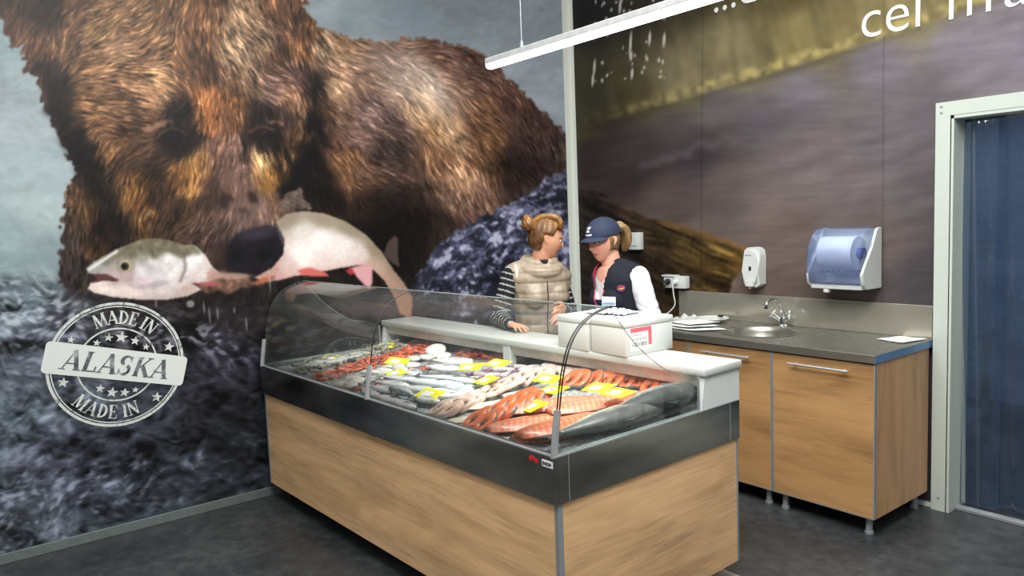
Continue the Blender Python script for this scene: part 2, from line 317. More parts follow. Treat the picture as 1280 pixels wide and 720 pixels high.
    for pts, f_, so in (([(45,65),(62,92),(95,108),(102,160),(126,208),(150,245),(168,292),(140,302),(108,236),(85,196),(62,140)], .42, 4),
            ([(380,82),(400,92),(406,150),(414,200),(434,242),(428,268),(384,268),(350,238),(354,206),(372,168),(382,130)], .42, 5), ([(360,78),(392,92),(400,108),(388,112),(366,96)], .6, 4), ([(344,0),(372,4),(380,50),(356,62),(342,30)], .75, 6), ([(20,-10),(90,-10),(84,30),(40,44)], .72, 7),
            ([(150,205),(190,205),(225,225),(232,285),(200,300),(170,262)], .72, 8), ([(395,268),(420,252),(470,238),(515,236),(545,262),(535,300),(512,352),(430,348),(380,285)], .5, 9), ([(610,185),(640,190),(668,214),(650,238),(628,236)], .6, 7), ([(650,120),(700,160),(704,210),(672,200)], .8, 8),
            ([(100,235),(128,225),(168,300),(172,345),(120,350),(104,300)], .6, 7), ([(230,60),(262,72),(252,112),(232,100)], .8, 6), ([(470,150),(505,165),(520,215),(480,225),(462,190)], .78, 8),
            ([(545,138),(592,188),(632,240),(600,264),(562,232),(540,190)], 1.22, 6), ([(405,40),(440,60),(470,110),(430,130),(404,100)], 1.12, 8), ([(120,70),(200,50),(210,110),(170,120),(120,110)], 1.1, 8)):
        c.mul(c.poly(pts, so, 5, 4), f_)
    c.over(c.ell(512, 98, 58, 24, 38, 1.1)*.34, (206, 196, 188)); c.over(c.ell(548, 128, 34, 14, 50, 1.1)*.32, (214, 196, 178))  # soft lamp glare on the panel, painted into the bear's shoulder
    def ribbon(P, w):
        L = [(p[0]-w*.5, p[1]) for p in P]+[(p[0]+w*.5, p[1]) for p in P[::-1]]; return L
    for P, w, a_, col in (([(108,8),(100,40),(97,72),(104,96)], 9, .45, (40,28,22)), ([(322,-5),(338,22),(346,48),(360,78),(384,102)], 8, .5, (42,29,23)), ([(398,52),(402,80),(400,110),(404,140)], 10, .5, (30,24,23))):
        c.over(c.poly(ribbon(P, w), 3.5, 4, 3)*a_, np.array(col)/255.*np.clip(fur, .5, 1.6)[..., None])
    for P, w, a_, col in (([(104,104),(110,140),(118,175),(136,212),(150,244),(160,266)], 9, .55, (150,108,68)), ([(374,112),(382,134),(380,160),(368,186),(358,212)], 8, .5, (150,112,80)), ([(12,12),(22,44),(40,56),(52,66)], 7, .3, (128,92,62)), ([(402,46),(428,60),(440,84)], 8, .35, (164,134,104))):
        c.over(c.poly(ribbon(P, w), 2.5, 5, 2.5)*a_*np.clip(.7+.35*tn, 0, 1.3), np.array(col)/255.*np.clip(fur, .6, 1.6)[..., None])
    # ear rims, brow hairs, neck shade
        # eyes
    for x, y, r in ((222,172,13),(333,168,11)):
        c.over(c.ell(x, y-2, r+9, r+10, 15, .9)*.8, (24, 18, 18)); c.over(c.ell(x-2, y+2, r+5, r, 12, .5)*.8, (13, 10, 12)); c.over(c.poly([(x-r-12, y-4), (x-6, y-r-2), (x+r, y-6), (x+r-1, y-3), (x-6, y-r+2), (x-r-10, y-1)], 1., 1, 2)*.55, (128, 94, 74)); c.over(c.ell(x, y, r*.55, r*.5, 0, .4), (8, 7, 9)); c.over(c.ell(x-3, y-3, 1.6, 1.3, 0, .5)*.5, (120, 120, 130))
    for pts in ([(178,162),(196,152),(206,150),(220,153),(206,158),(190,161),(184,167)], [(334,150),(346,149),(352,156),(340,155)]):
        c.over(c.poly(pts, 1.4, 1.5, 2)*.75, (164, 122, 96))
    for pts, a_, col in (([(212,122),(224,114),(236,128),(242,160),(244,196),(230,200),(212,186),(206,160)], .5, (32,24,21)),([(316,120),(330,130),(340,150),(340,185),(326,190),(312,170)], .45, (40,29,27)),([(250,195),(262,205),(268,240),(262,270),(250,262),(254,230)], .6, (62,44,38)),([(120,215),(140,205),(160,262),(176,300),(150,320),(120,300),(128,262)], .55, (38,28,25)),([(196,205),(222,215),(232,250),(222,285),(200,300),(186,290),(200,262),(196,236)], .5, (58,42,33)),([(256,60),(268,70),(262,110),(250,100),(246,76)], .3, (70,46,30)),([(292,85),(306,92),(312,110),(302,112)], .35, (70,48,38))):
        c.over(c.poly(pts, 5, 3, 3)*a_, np.array(col)/255.*np.clip(fur, .5, 1.6)[..., None])
    for pts, a_, col in (([(240,196),(252,190),(258,206),(258,226),(246,232),(232,236),(232,222)], .7, (170,120,72)),([(320,188),(330,200),(334,226),(326,222),(318,204)], .75, (196,158,112)),([(186,112),(210,112),(214,126),(196,142),(188,134)], .5, (156,118,84)),([(326,100),(342,120),(344,136),(330,124)], .5, (166,134,104)),([(298,40),(320,70),(316,92),(296,84),(286,60)], .45, (170,138,108)),([(138,214),(160,252),(178,268),(200,262),(190,278),(168,272),(150,246)], .5, (132,92,52)),([(500,96),(530,104),(560,150),(590,190),(570,200),(540,150)], .4, (186,158,132))):
        c.over(c.poly(pts, 4, 4, 3)*a_, np.array(col)/255.*np.clip(fur, .5, 1.6)[..., None])
    # muzzle and nose
    c.over(c.poly([(270,250),(278,242),(290,243),(294,250),(288,254),(284,262),(276,262)], 2.2, 1.5, 3)*.85, (38, 27, 25)); c.over(c.poly([(306,243),(316,240),(323,245),(320,253),(311,254)], 2, 1.5, 3)*.85, (38, 27, 25)); c.over(c.ell(303,263,5,4,0,.8)*.55, (48, 35, 33))
    c.over(c.ell(296,322,30,26,-10,.6)*.9, (40, 29, 28))
    nose = c.poly([(286,304),(296,292),(318,284),(338,281),(350,287),(356,300),(358,316),(352,330),(338,342),(318,348),(298,344),(284,334),(281,318)], 2.0)
    c.over(nose, np.array((22, 19, 25))/255.*(1+.12*c.noise(1.2))[..., None])
    c.over(c.ell(322,292,24,7,-12,.8)*.5, (74, 66, 82)); c.over(c.ell(330,318,11,8,-25,.5)*.85, (10, 9, 12)); c.over(c.ell(296,320,7,8,0,.5)*.6, (12, 11, 13)); c.over(c.ell(352,296,3,12,-18,.5)*.35, (120, 112, 128))
    # ------------- salmon held in the jaws
    tailb = [(346,277),(358,268),(380,264),(405,267),(432,277),(458,294),(478,316),(492,338),(505,354),(516,372),(514,400),(500,392),(492,370),(480,350),(466,337),(450,331),(425,335),(395,341),(368,345),(350,350),(330,352),(318,347),(340,335),(354,318),(356,300)]
    fm = c.poly(tailb, .9)
    sc = [(360,272,150,138,124),(400,272,168,152,136),(440,285,150,138,118),(470,310,140,126,104),(380,285,200,190,182),(400,300,222,212,208),(430,305,214,204,200),(450,315,200,186,180),(380,320,224,214,208),(400,330,206,190,184),(360,335,196,172,166),(345,345,176,140,130),(470,335,170,142,128),(490,350,160,128,110),(505,372,150,112,92),(340,342,170,130,118)]
    scf = c.field([p[:2] for p in sc], [p[2:] for p in sc], 5, 3)/255.*np.array([1.04,1.045,1.05])
    scf = scf*(1+.04*np.sin(U*1.9+V*.6)*np.clip((290-V+.3*(U-400))/20, 0, 1)+.015*c.noise(1))[..., None]
    c.over(fm, scf); c.over(fm*c.poly([(344,270),(380,258),(432,270),(462,290),(486,316),(510,356),(500,358),(478,330),(452,304),(424,290),(384,278),(346,288)], 3.5, 1, 4)*.6, np.array((128, 116, 98))/255.*(1+.06*np.sin(U*2.1))[..., None]); c.over(fm*c.poly([(340,340),(400,334),(450,326),(476,345),(400,352),(330,356)], 4)*.4, (196, 150, 142))
    c.over(c.poly([(350,252),(356,242),(366,237),(374,234),(378,238),(380,248),(390,258),(386,262),(370,261),(352,265)], .9, .8, 2)*.92, np.array((92, 78, 70))/255.*(1+.07*np.sin(U*.5-V*1.1)+.1*c.noise(2))[..., None])
    c.over(c.poly([(480,318),(484,304),(494,294),(498,298),(497,316),(500,334),(492,330)], 1.0)*.85, (78, 66, 62))
    c.over(c.poly([(438,335),(452,331),(466,333),(466,352),(462,362),(455,356),(446,346)], 1.0), (204, 152, 156))
    c.over(c.poly([(372,338),(386,334),(406,340),(412,345),(394,346),(376,343)], 1.0), (196, 96, 92)); c.over(c.poly([(432,338),(440,334),(444,342),(438,344)], 1.0)*.8, (196, 60, 66))
    # jaw flesh between
    c.over(c.poly([(215,332),(262,335),(282,340),(318,349),(345,344),(336,352),(300,362),(262,366),(235,360)], 1.6, 1.5, 3)*.95, np.array((112, 82, 68))/255.*(1+.15*c.noise(2))[..., None])
    c.over(c.ell(252,352,20,4,12,.5)*.8, (176, 88, 92)); c.over(c.ell(330,350,12,3,-20,.5)*.8, (180, 96, 62)); c.over(c.ell(290,345,22,4,0,.6)*.8, (168, 140, 126))
    head = [(108,335),(118,327),(145,312),(160,306),(178,299),(196,298),(213,301),(228,306),(244,307),(256,318),(266,334),(280,345),(262,352),(240,354),(252,362),(236,370),(205,375),(170,374),(140,371),(118,366),(110,361),(113,354),(128,350),(150,352),(134,344),(118,343),(110,341)]
    hm = c.poly(head, .8)
    hc = [(120,332,150,150,146),(145,318,140,136,126),(165,310,118,112,96),(190,303,124,116,98),(215,308,118,110,92),(235,312,150,140,122),(180,322,150,144,132),(200,320,184,178,174),(215,330,204,198,198),(185,335,190,182,184),(200,350,196,188,190),(225,345,186,176,176),(240,330,214,208,206),(255,335,206,192,190),(245,345,200,184,182),(160,340,170,150,148),(140,345,176,156,152),(130,360,214,200,192),(160,366,212,196,188),(200,370,198,184,178),(170,303,112,108,90),(185,301,112,106,88),(205,302,114,106,86),(222,309,120,112,92),(150,314,128,126,110),(188,314,120,114,98),(205,314,140,134,118),(192,325,214,210,208),(210,322,222,218,216),(220,340,216,210,208),(176,340,206,198,200),(240,322,226,222,220),(250,345,206,196,192),(228,352,196,182,180),(130,326,156,156,150),(235,362,180,158,148),(180,352,200,184,184),(155,328,150,138,132),(265,345,168,132,124)]
    hcf = c.field([p[:2] for p in hc], [p[2:] for p in hc], 6, 1.5)/255.*1.03
    c.over(hm, hcf*(1+.025*c.noise(3)+.02*c.noise(.9))[..., None])
    c.over(hm*c.poly([(120,326),(145,310),(178,296),(213,298),(230,303),(246,304),(254,315),(240,317),(224,321),(208,317),(196,323),(184,316),(168,320),(150,322),(132,330)], 2.2, 1.5, 4)*.8, np.array((104, 98, 80))/255.*(1+.1*c.noise(2))[..., None]); c.over(hm*c.poly([(120,368),(170,372),(236,366),(240,378),(120,380)], 3)*.4, (150, 132, 124))
    c.over(c.poly([(112,342),(134,343),(152,351),(128,351),(114,354),(122,348)], 1.0), (92, 56, 60)); c.over(c.poly([(109,336),(146,312),(149,314),(112,339)], .8)*.9, (216, 214, 210))
    c.over(c.poly([(222,306),(232,318),(234,336),(226,354),(223,353),(230,336),(228,320),(219,308)], 1.0)*.6, (104, 92, 90)); c.over(c.poly([(152,352),(180,356),(200,350),(214,352),(196,360),(170,362)], 1.2)*.4, (150, 128, 140))
    c.over(c.ell(157,331,12,9,0,.4)*.5, (128, 110, 108)); c.over(c.ell(157,332,8,7.5,0,.3), (168, 160, 128)); c.over(c.ell(156,333,5.2,5,0,.25), (56, 50, 36)); c.over(c.ell(155,333,2.6,2.6,0,.3), (12, 12, 12))
    # drips
    for x, y, h in ((255,385,12),(262,395,18),(272,392,12),(293,388,7),(308,405,14),(337,350,24),(195,378,10)):
        c.over(c.ell(x, y, 1.3, h*.6, -4, .6)*.45, (170, 165, 160))
    c.over(c.ell(238,380,5,4.5,0,.4)*.6, (188, 180, 176))
    # panel seams of the printed boards
    return c

def paint_fishwall():
    c = Canvas(690, -40, 640, 760); U, V = c.U, c.V
    cp = [(730,60,34,32,30),(740,120,66,62,46),(760,20,34,33,32),(730,150,84,78,50),(800,40,70,64,40),(800,110,104,97,62),(850,60,92,84,52),(850,110,130,122,84),(900,40,104,94,56),(900,90,140,132,90),(950,60,128,118,76),(1000,40,128,116,70),(1050,20,124,112,66),(1100,10,140,128,80),(1150,0,150,138,90),
          (730,200,58,49,48),(760,180,66,57,58),(800,190,74,66,68),(850,160,92,85,86),(900,130,112,105,108),(870,200,76,68,74),(950,150,108,101,108),(900,230,106,94,90),(830,240,96,84,80),(780,230,70,58,56),(1000,120,124,116,124),(1100,80,126,118,128),(1200,60,132,124,134),(1270,60,136,128,138),(1000,200,124,112,112),(950,260,120,106,102),(1000,300,116,101,95),(1050,220,120,108,108),(1100,180,114,106,110),(1150,250,98,90,92),(1100,300,106,94,90),(1160,350,80,74,78),(950,350,112,96,90),(1000,370,104,90,84),(1160,150,108,100,106),(800,300,110,98,92),(880,300,112,99,93),(860,620,90,80,76),(1160,620,80,74,76)]
    c.rgb = c.field([p[:2] for p in cp], [p[2:] for p in cp], 3.5)/255.
    th = np.full(U.shape, -.26)+.1*c.noise(20); l = c.lic(th, 26, 3.5); l2 = c.lic(th*0-.02, 20, .9)
    c.rgb *= .87*(1+.035*l+.02*l2+.015*c.noise(12))[..., None]
    # pale belly light band with a crisp lower edge
    edge = 160-(U-722)*.262-((U-722)/560)**2*28
    d = V-edge
    up = 1/(1+np.exp(np.clip(d/1.1, -30, 30)))
    lv = c.lic(np.full(U.shape, 1.35), 34, 3.5)
    g = c.field([(730,120),(780,110),(850,90),(900,60),(1000,40),(1100,20),(740,10),(800,10),(860,0),(980,-10),(1280,-20)], [(66,62,42),(84,78,50),(142,134,96),(148,140,98),(140,130,82),(146,134,84),(34,33,32),(52,48,36),(64,58,38),(90,82,48),(120,110,70)], 3)/255.
    c.over(up, g*np.array([.82,.80,.84])*(1+.045*lv+.03*c.noise(5))[..., None])
    rim = np.exp(-((d+7)/8.)**2)*np.clip((U-735)/120, .15, 1)*np.clip(.6+.4*c.noise(3), 0, 1.4)
    c.over(np.clip(rim, 0, 1)*.6*(d < 1), (196, 180, 112))
    c.mul(np.exp(-((d-4)/6.)**2), .86)
    c.mul(c.poly([(770,215),(860,170),(1000,140),(1090,120),(980,170),(880,205),(800,225)], 14), .82)
    c.over(c.poly([(800,206),(860,184),(940,168),(870,190),(810,212)], 3, 2, 4)*.22, (160, 155, 165))
    # white drips top left
    r2_ = np.random.RandomState(3)
    for k in range(62):
        x = 738+r2_.rand()*95; y = -5+r2_.rand()*120; 
        if abs(y-(60-(x-735)*.28)) < 9: continue
        c.over(c.ell(x, y, .8+r2_.rand()*1.1, .8+r2_.rand()*2.2, r2_.rand()*40-20, .5)*.8, (196, 194, 188))
    for x, y, h in ((788,55,16),(743,84,10),(741,100,8),(830,50,9),(790,92,7),(775,8,9),(812,48,9),(789,70,6)): c.over(c.ell(x, y, 1.6, h, 4, .5)*.85, (205, 203, 196))
    # dark tail in the lower left
    tl = c.poly([(690,235),(722,236),(755,243),(776,258),(800,268),(860,285),(905,299),(934,310),(926,338),(916,352),(911,372),(905,420),(690,420)], 1.0, 1, 3)
    tf = c.field([(730,260),(760,260),(770,300),(800,280),(830,300),(860,300),(900,310),(920,320),(880,340),(900,355),(850,345),(790,330)], [(38,31,28),(42,34,29),(32,26,22),(52,41,29),(48,38,24),(72,56,32),(96,76,38),(86,66,32),(60,46,24),(44,34,20),(44,34,22),(32,26,22)], 3.5)/255.
    st = c.lic(np.full(U.shape, .42)+.1*c.noise(10), 18, 1.6)
    c.over(tl, tf*(1+.25*st+.06*c.noise(1))[..., None])
    c.over(np.clip(c.poly([(765,250),(800,266),(860,283),(905,297),(934,309),(930,314),(900,303),(850,289),(795,271)], 1.3)*(.5+.4*c.noise(4)), 0, 1)*.6, (128, 96, 62))
    c.over(tl*np.clip(st-1.1, 0, 1)*.5*np.clip((U-830)/60, 0, 1), (150, 122, 62))
    for x in (877, 1104):
        c.mul(np.exp(-((U-(x+(V-200)*-.008))/.9)**2)*.6, .72)
    return c
M = {}
M['white'] = plain('white_plastic', (204, 208, 204), .35, var=.015)
M['shelf'] = plain('white_worktop', (192, 196, 190), .3, var=.015)
M['foam'] = plain('polystyrene_foam', (204, 207, 203), .75, var=.02, sc=400, bump=.25)
M['trim'] = plain('painted_profile', (216, 220, 210), .4, var=.01)
M['trimb'] = plain('painted_frame', (190, 198, 188), .4, var=.008)
M['alu'] = steel('brushed_aluminium', (150, 155, 157), .4, var=.05, metal=.35)
M['chrome'] = steel('chrome', (225, 228, 230), .06, var=.02)
M['band'] = steel('dark_stainless_band', (176, 173, 164), .22, (.25, .25, 1), var=.2)  # broad tone noise stands in for uneven reflections along the band
M['ssteel'] = steel('stainless_steel', (150, 148, 138), .26, (1, 1, 1), var=.02, metal=.75)
M['tray'] = steel('stainless_tray', (150, 152, 148), .32, (6, 6, 6), var=.15)
M['black'] = plain('black_plastic', (22, 22, 24), .45)
M['rubber'] = plain('black_gasket', (18, 18, 20), .5)
M['plinth'] = plain('black_plinth', (26, 26, 27), .6)
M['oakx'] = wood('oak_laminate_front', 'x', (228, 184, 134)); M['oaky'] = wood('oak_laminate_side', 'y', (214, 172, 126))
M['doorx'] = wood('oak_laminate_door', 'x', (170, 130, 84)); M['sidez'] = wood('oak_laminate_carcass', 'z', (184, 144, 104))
M['glass'] = clear('display_glass', (.93, .955, .94), rough=.01, ior=1.5, haze=(190, 200, 196), hz=.035)
M['pvc'] = clear('blue_pvc_strip', (.56, .64, .74), rough=.05, ior=1.5, haze=(84, 104, 132), hz=.22)
M['yellow'] = plain('yellow_card', (238, 230, 28), .5, var=.02); M['paper'] = plain('white_paper', (236, 238, 236), .6, var=.01)
M['red'] = plain('red_print', (206, 32, 34), .5); M['pink'] = plain('pink_print', (222, 96, 108), .6); M['ink'] = plain('black_print', (42, 42, 46), .6)
M['mural'] = vcol('printed_wall_panel', rough=.40, spec=.16, nsc=300, namt=.02)
t = NT('dark_vinyl_floor'); v = t.coords(); a = t.noise(v, 1.4, 5, .6, .4); b = t.noise(v, 14, 5, .7)
mm = t.n('ShaderNodeMix', data_type='FLOAT'); mm.inputs[0].default_value = .45; t.l(a, mm.inputs[2]); t.l(b, mm.inputs[3])
t.l(t.ramp(mm.outputs[0], [(.35, (34, 37, 39)), (.5, (50, 53, 55)), (.66, (72, 74, 74))]), t.b.inputs['Base Color']); t.l(t.ramp(b, [(.3, (.32,)*3+(1.,)), (.7, (.5,)*3+(1.,))]), t.b.inputs['Roughness']); t.b.inputs['Specular IOR Level'].default_value = .45
M['floor'] = t.m
# ---- wall boards carrying the printed pictures
def picture_map(P):
    d = P-np.array(CO); w = d@np.array(FW); return 640+CAM['f']*(d@np.array(R2))/w, 360-CAM['f']*(d@np.array(U2))/w
def grid(name, o, eu, ev_, nu, nv, su, sv, canvas, cut=None, parent=None):
    iu, iv = np.meshgrid(np.arange(nu+1), np.arange(nv+1)); P = np.array(o)+iu.reshape(-1, 1)*su*np.array(eu)+iv.reshape(-1, 1)*sv*np.array(ev_)
    a = (np.arange(nv)[:, None]*(nu+1)+np.arange(nu)[None]).ravel(); q = np.stack([a, a+1, a+nu+2, a+nu+1], 1)
    if cut is not None:
        cen = P[q].mean(1); q = q[~cut(cen)]
    me = bpy.data.meshes.new(name); me.vertices.add(len(P)); me.vertices.foreach_set('co', P.astype('f').ravel())
    me.loops.add(q.size); me.loops.foreach_set('vertex_index', q.astype('i').ravel()); me.polygons.add(len(q))
    me.polygons.foreach_set('loop_start', np.arange(0, q.size, 4).astype('i')); me.polygons.foreach_set('loop_total', np.full(len(q), 4, 'i')); me.update(calc_edges=True)
    u, v = picture_map(P); c = np.clip(canvas.sample(u, v), 0, 1)
    at_ = me.color_attributes.new('Col', 'FLOAT_COLOR', 'POINT'); A = np.ones((len(P), 4), 'f'); A[:, :3] = srgb2lin(c)*MURAL_GAIN; at_.data.foreach_set('color', A.ravel())
    return link(name, me, M['mural'], parent)
MURAL_GAIN = 1.0
WT = 3.4
bm = B(); box(bm, -.14, -4.6, 0, -.012, .14, WT); o = obj('wall_left', bm, M['trim']); tag(o, kind='structure')
bm = B(); box(bm, -.012, .012, 0, 2.80, .14, WT); box(bm, 2.80, .012, 2.04, 3.75, .14, WT); box(bm, 3.75, .012, 0, 5.2, .14, WT); o = obj('wall_back', bm, M['trim']); tag(o, kind='structure')
bear = thing('wall_mural', 'huge printed picture of a brown bear biting a salmon covering the left wall', 'mural')
grid('printed_panel', (-.0, -4.25, .05), (0, 1, 0), (0, 0, 1), 1062, 838, .004, .004, paint_bear(), parent=bear)
fishm = thing('wall_mural', 'dark grey-brown printed underwater picture panel on the wall above the sink', 'mural')
grid('printed_panel', (0, 0, 0.0), (1, 0, 0), (0, 0, 1), 400, 340, .01, .01, paint_fishwall(), cut=lambda c: (c[:, 0] > 2.80) & (c[:, 0] < 3.75) & (c[:, 2] < 2.04), parent=fishm)
bm = B(); box(bm, -.2, -7, -.05, 7, 3.2, 0); tag(obj('floor', bm, M['floor']), kind='structure')
bm = B(); box(bm, 0.0, -4.25, 0, .014, 0, .052, .003); tag(obj('baseboard_left', bm, plain('grey_skirting', (92, 100, 96), .45)), kind='structure')
bm = B(); box(bm, 0.0, -.075, 0, .012, 0, WT, .002); box(bm, 0, -.012, 0, .045, 0, WT, .002); tag(obj('trim_1', bm, M['trim']), kind='structure')
bm = B(); box(bm, 0.0, -4.31, 0, .03, -3.955, WT, .003) if 0 else box(bm, 0.0, -4.05, 0, .03, -3.952, 3.0, .003); tag(obj('trim_2', bm, M['trim']), kind='structure')
# ---- doorway with plastic strips and the store room beyond
bm = B()
prism(bm, [(2.725, 0), (2.80, 0), (2.80, 2.035), (3.75, 2.035), (3.75, 0), (3.83, 0), (3.83, 2.105), (2.725, 2.105)], lambda p, a: (p[0], a, p[1]), -.045, .0)
box(bm, 2.795, -.045, 0, 2.812, .16, 2.035); box(bm, 3.738, -.045, 0, 3.755, .16, 2.035); box(bm, 2.795, -.045, 2.02, 3.755, .16, 2.037)
box(bm, 2.62, -.03, 0, 2.80, -.001, .02, .002)
dr_ = obj('door_1', bm, M['trimb']); tag(dr_, kind='structure')
bm = B()
for x, z in ((2.752, 2.085), (2.752, 2.055), (2.762, .07)): sphere(bm, (x, -.046, z), .006, 8, 6)
obj('screw', bm, M['alu'], dr_)
bm = B(); box(bm, 2.812, .03, 0, 3.738, .075, .018, .003); obj('threshold', bm, M['alu'], dr_)
cur = thing('strip_curtain', 'blue transparent plastic strip curtain hanging in the doorway on the right', 'curtain', (0, .1, 0))
for k in range(6):
    bm = B(); x0 = 2.80+k*.155; n = 22; ring = []
    for j in range(13):
        z = 2.03-j*(2.0/12); row = []
        for i in range(n+1):
            s = i/n; yy = .010*math.sin(s*PI)*(1 if k % 2 else -1)+.006*math.sin(z*3+k*2)+.004*math.sin(s*17+z*2.3+k)+(.012 if k % 2 else -.012)
            row.append(bm.verts.new((x0+s*.195, yy, z)))
        ring.append(row)
    for a_, b_ in zip(ring, ring[1:]):
        for i in range(n): bm.faces.new((a_[i], a_[i+1], b_[i+1], b_[i]))
    obj('strip', bm, M['pvc'], cur, True, 180)
bm = B(); tube(bm, [(2.80, .0, 2.015), (3.75, .0, 2.015)], .008); obj('hanging_rail', bm, M['alu'], cur)
bm = B(); box(bm, 2.716, -.014, 0, 2.745, .0, .905, .001); tag(obj('trim_3', bm, plain('blue_reflection_trim', (150, 170, 182), .45, var=.01)), kind='structure')  # pale wall strip, its bluish reflection put into the colour
stm = plain('store_room_wall', (132, 146, 168), .6)
bm = B(); box(bm, .9, 2.6, 0, 5.2, 2.7, 3.0); tag(obj('wall_store_back', bm, stm), kind='structure')
bm = B(); box(bm, .85, .14, 0, .9, 2.7, 3.0); tag(obj('wall_store_left', bm, stm), kind='structure')
bm = B(); box(bm, 5.15, .14, 0, 5.2, 2.7, 3.0); tag(obj('wall_store_right', bm, stm), kind='structure')
bm = B(); box(bm, .85, .14, 2.95, 5.2, 2.7, 3.0); tag(obj('ceiling', bm, stm), kind='structure')
tb = thing('work_table', 'dark steel work table seen through the plastic strips', 'table', (1.7, .75, 0))
bm = B(); box(bm, 0, 0, .73, .84, .65, .77, .004); obj('table_top', bm, M['band'], tb)
for x in (.03, .76):
    for y in (.03, .58): bm = B(); box(bm, x, y, 0, x+.04, y+.04, .73); obj('leg', bm, M['band'], tb)
bm = B(); box(bm, .02, .02, .2, .82, .62, .225); obj('lower_shelf', bm, M['band'], tb)
# ---- hanging lamp
lp = thing('pendant_lamp', 'long white glowing tube lamp hanging over the fish counter', 'lamp', (1.6, -2.0, 2.325))
bm = B(); box(bm, 0, -.025, -.012, 1.5, .025, .014, .003); obj('housing', bm, plain('lamp_housing', (170, 172, 170), .5), lp)
bm = B(); prism(bm, [(-.024, -.012), (-.022, -.026), (-.010, -.033), (.010, -.033), (.022, -.026), (.024, -.012)], lambda p, a: (a, p[0], p[1]), .004, 1.496); obj('diffuser', bm, emit('lamp_glow', (255, 255, 252), 2.6), lp, True, 60)
for x in (.24, 1.3): bm = B(); tube(bm, [(x, 0, .02), (x, 0, 1.6)], .0022, 6); lathe(bm, [(0, .045), (.006, .045), (.008, .02), (0, .02)], (x, 0, 0), 10); obj('suspension_cable', bm, M['alu'], lp)
# ---- stamp printed on the bear mural; a = along the wall (to the right), b = height
GRU = NT('worn_white_print'); GRU.b.inputs['Base Color'].default_value = lin((206, 212, 206)); GRU.b.inputs['Roughness'].default_value = .5
_v = GRU.coords(); _n = GRU.noise(_v, 26, 6, .7); _r = GRU.ramp(_n, [(.36, (.2,)*3+(1.,)), (.50, (.9,)*3+(1.,))]); GRU.l(_r, GRU.b.inputs['Alpha']); M['stamp'] = GRU.m
GR2 = NT('white_banner_print'); GR2.b.inputs['Base Color'].default_value = lin((208, 214, 208)); GR2.l(GR2.ramp(GR2.noise(GR2.coords(), 30, 6, .7), [(.28, (.3,)*3+(1.,)), (.36, (.96,)*3+(1.,))]), GR2.b.inputs['Alpha']); M['banner'] = GR2.m
t = NT('worn_dark_print'); _v = t.coords(); _n = t.noise(_v, 16, 5, .7); t.l(t.ramp(_n, [(.36, (50, 52, 58)), (.52, (92, 95, 102)), (.68, (160, 164, 166))]), t.b.inputs['Base Color']); M['stampd'] = t.m
def rect(a, b, w): # thick stroke as quad
    dx, dy = b[0]-a[0], b[1]-a[1]; l = math.hypot(dx, dy); nx, ny = -dy/l*w/2, dx/l*w/2
    return [(a[0]+nx, a[1]+ny), (a[0]-nx, a[1]-ny), (b[0]-nx, b[1]-ny), (b[0]+nx, b[1]+ny)]
def arcs(cx, cy, rx, ry, a0, a1, w0, w1, n=12):
    out = []; P = []
    for i in range(n+1):
        a = math.radians(a0+(a1-a0)*i/n); w = w0+(w1-w0)*math.sin(PI*i/n); P.append(((cx+(rx+w/2)*math.cos(a), cy+(ry+w/2)*math.sin(a)), (cx+(rx-w/2)*math.cos(a), cy+(ry-w/2)*math.sin(a))))
    for p, q in zip(P, P[1:]): out.append([p[0], p[1], q[1], q[0]])
    return out
T_, N_ = .17, .06
def srf(x, y, w=.26): return rect((x-w/2, y), (x+w/2, y), .05)
GL = {'A': (.78, [rect((.1, 0), (.40, 1), N_), rect((.68, 0), (.38, 1), T_), rect((.2, .32), (.58, .32), .06), srf(.1, .025), srf(.68, .025, .3)]),
 'L': (.66, [rect((.2, 0), (.2, 1), T_), srf(.2, .975), rect((.08, .03), (.6, .03), .06), rect((.58, 0), (.6, .28), .06)]),
 'K': (.78, [rect((.2, 0), (.2, 1), T_), srf(.2, .975), srf(.2, .025), rect((.26, .42), (.64, 1), N_), rect((.36, .58), (.68, 0), T_), srf(.62, .975, .24), srf(.68, .025, .26)]),
 'M': (.95, [rect((.14, 0), (.16, 1), N_), rect((.2, 1), (.47, .05), T_), rect((.47, .05), (.76, 1), N_), rect((.8, 0), (.78, 1), T_), srf(.13, .025, .24), srf(.8, .025, .3), srf(.16, .975, .22), srf(.8, .975, .24)]),
 'D': (.74, [rect((.2, 0), (.2, 1), T_), srf(.18, .975, .3), srf(.18, .025, .3)]+arcs(.24, .5, .38, .455, -90, 90, .07, .17)),
 'E': (.66, [rect((.2, 0), (.2, 1), T_), rect((.06, .97), (.58, .97), .06), rect((.06, .03), (.6, .03), .06), rect((.2, .5), (.46, .5), .05), rect((.57, .78), (.57, 1), .05), rect((.59, 0), (.6, .26), .05), rect((.46, .4), (.46, .6), .04)]),
 'I': (.38, [rect((.19, 0), (.19, 1), T_), srf(.19, .975, .32), srf(.19, .025, .32)]),
 'N': (.8, [rect((.14, 0), (.14, 1), N_), rect((.16, .96), (.64, .04), T_), rect((.66, 0), (.66, 1), N_), srf(.13, .975, .24), srf(.14, .025, .26), srf(.66, .975, .26)]),
 'S': (.64, arcs(.31, .745, .19, .215, 10, 90, .05, .10)+arcs(.31, .745, .19, .215, 90, 250, .10, .17)+arcs(.31, .27, .2, .225, 70, -90, .17, .12)+arcs(.31, .27, .2, .225, -90, -170, .12, .05)+[rect((.5, .68), (.5, .98), .04), rect((.1, .02), (.1, .32), .04)]), ' ': (.3, [])}
def star(c, r, rot=0): return [(c[0]+(r if k % 2 == 0 else r*.42)*math.cos(rot+PI/2+k*PI/5), c[1]+(r if k % 2 == 0 else r*.42)*math.sin(rot+PI/2+k*PI/5)) for k in range(10)]
_lay = [0.0]
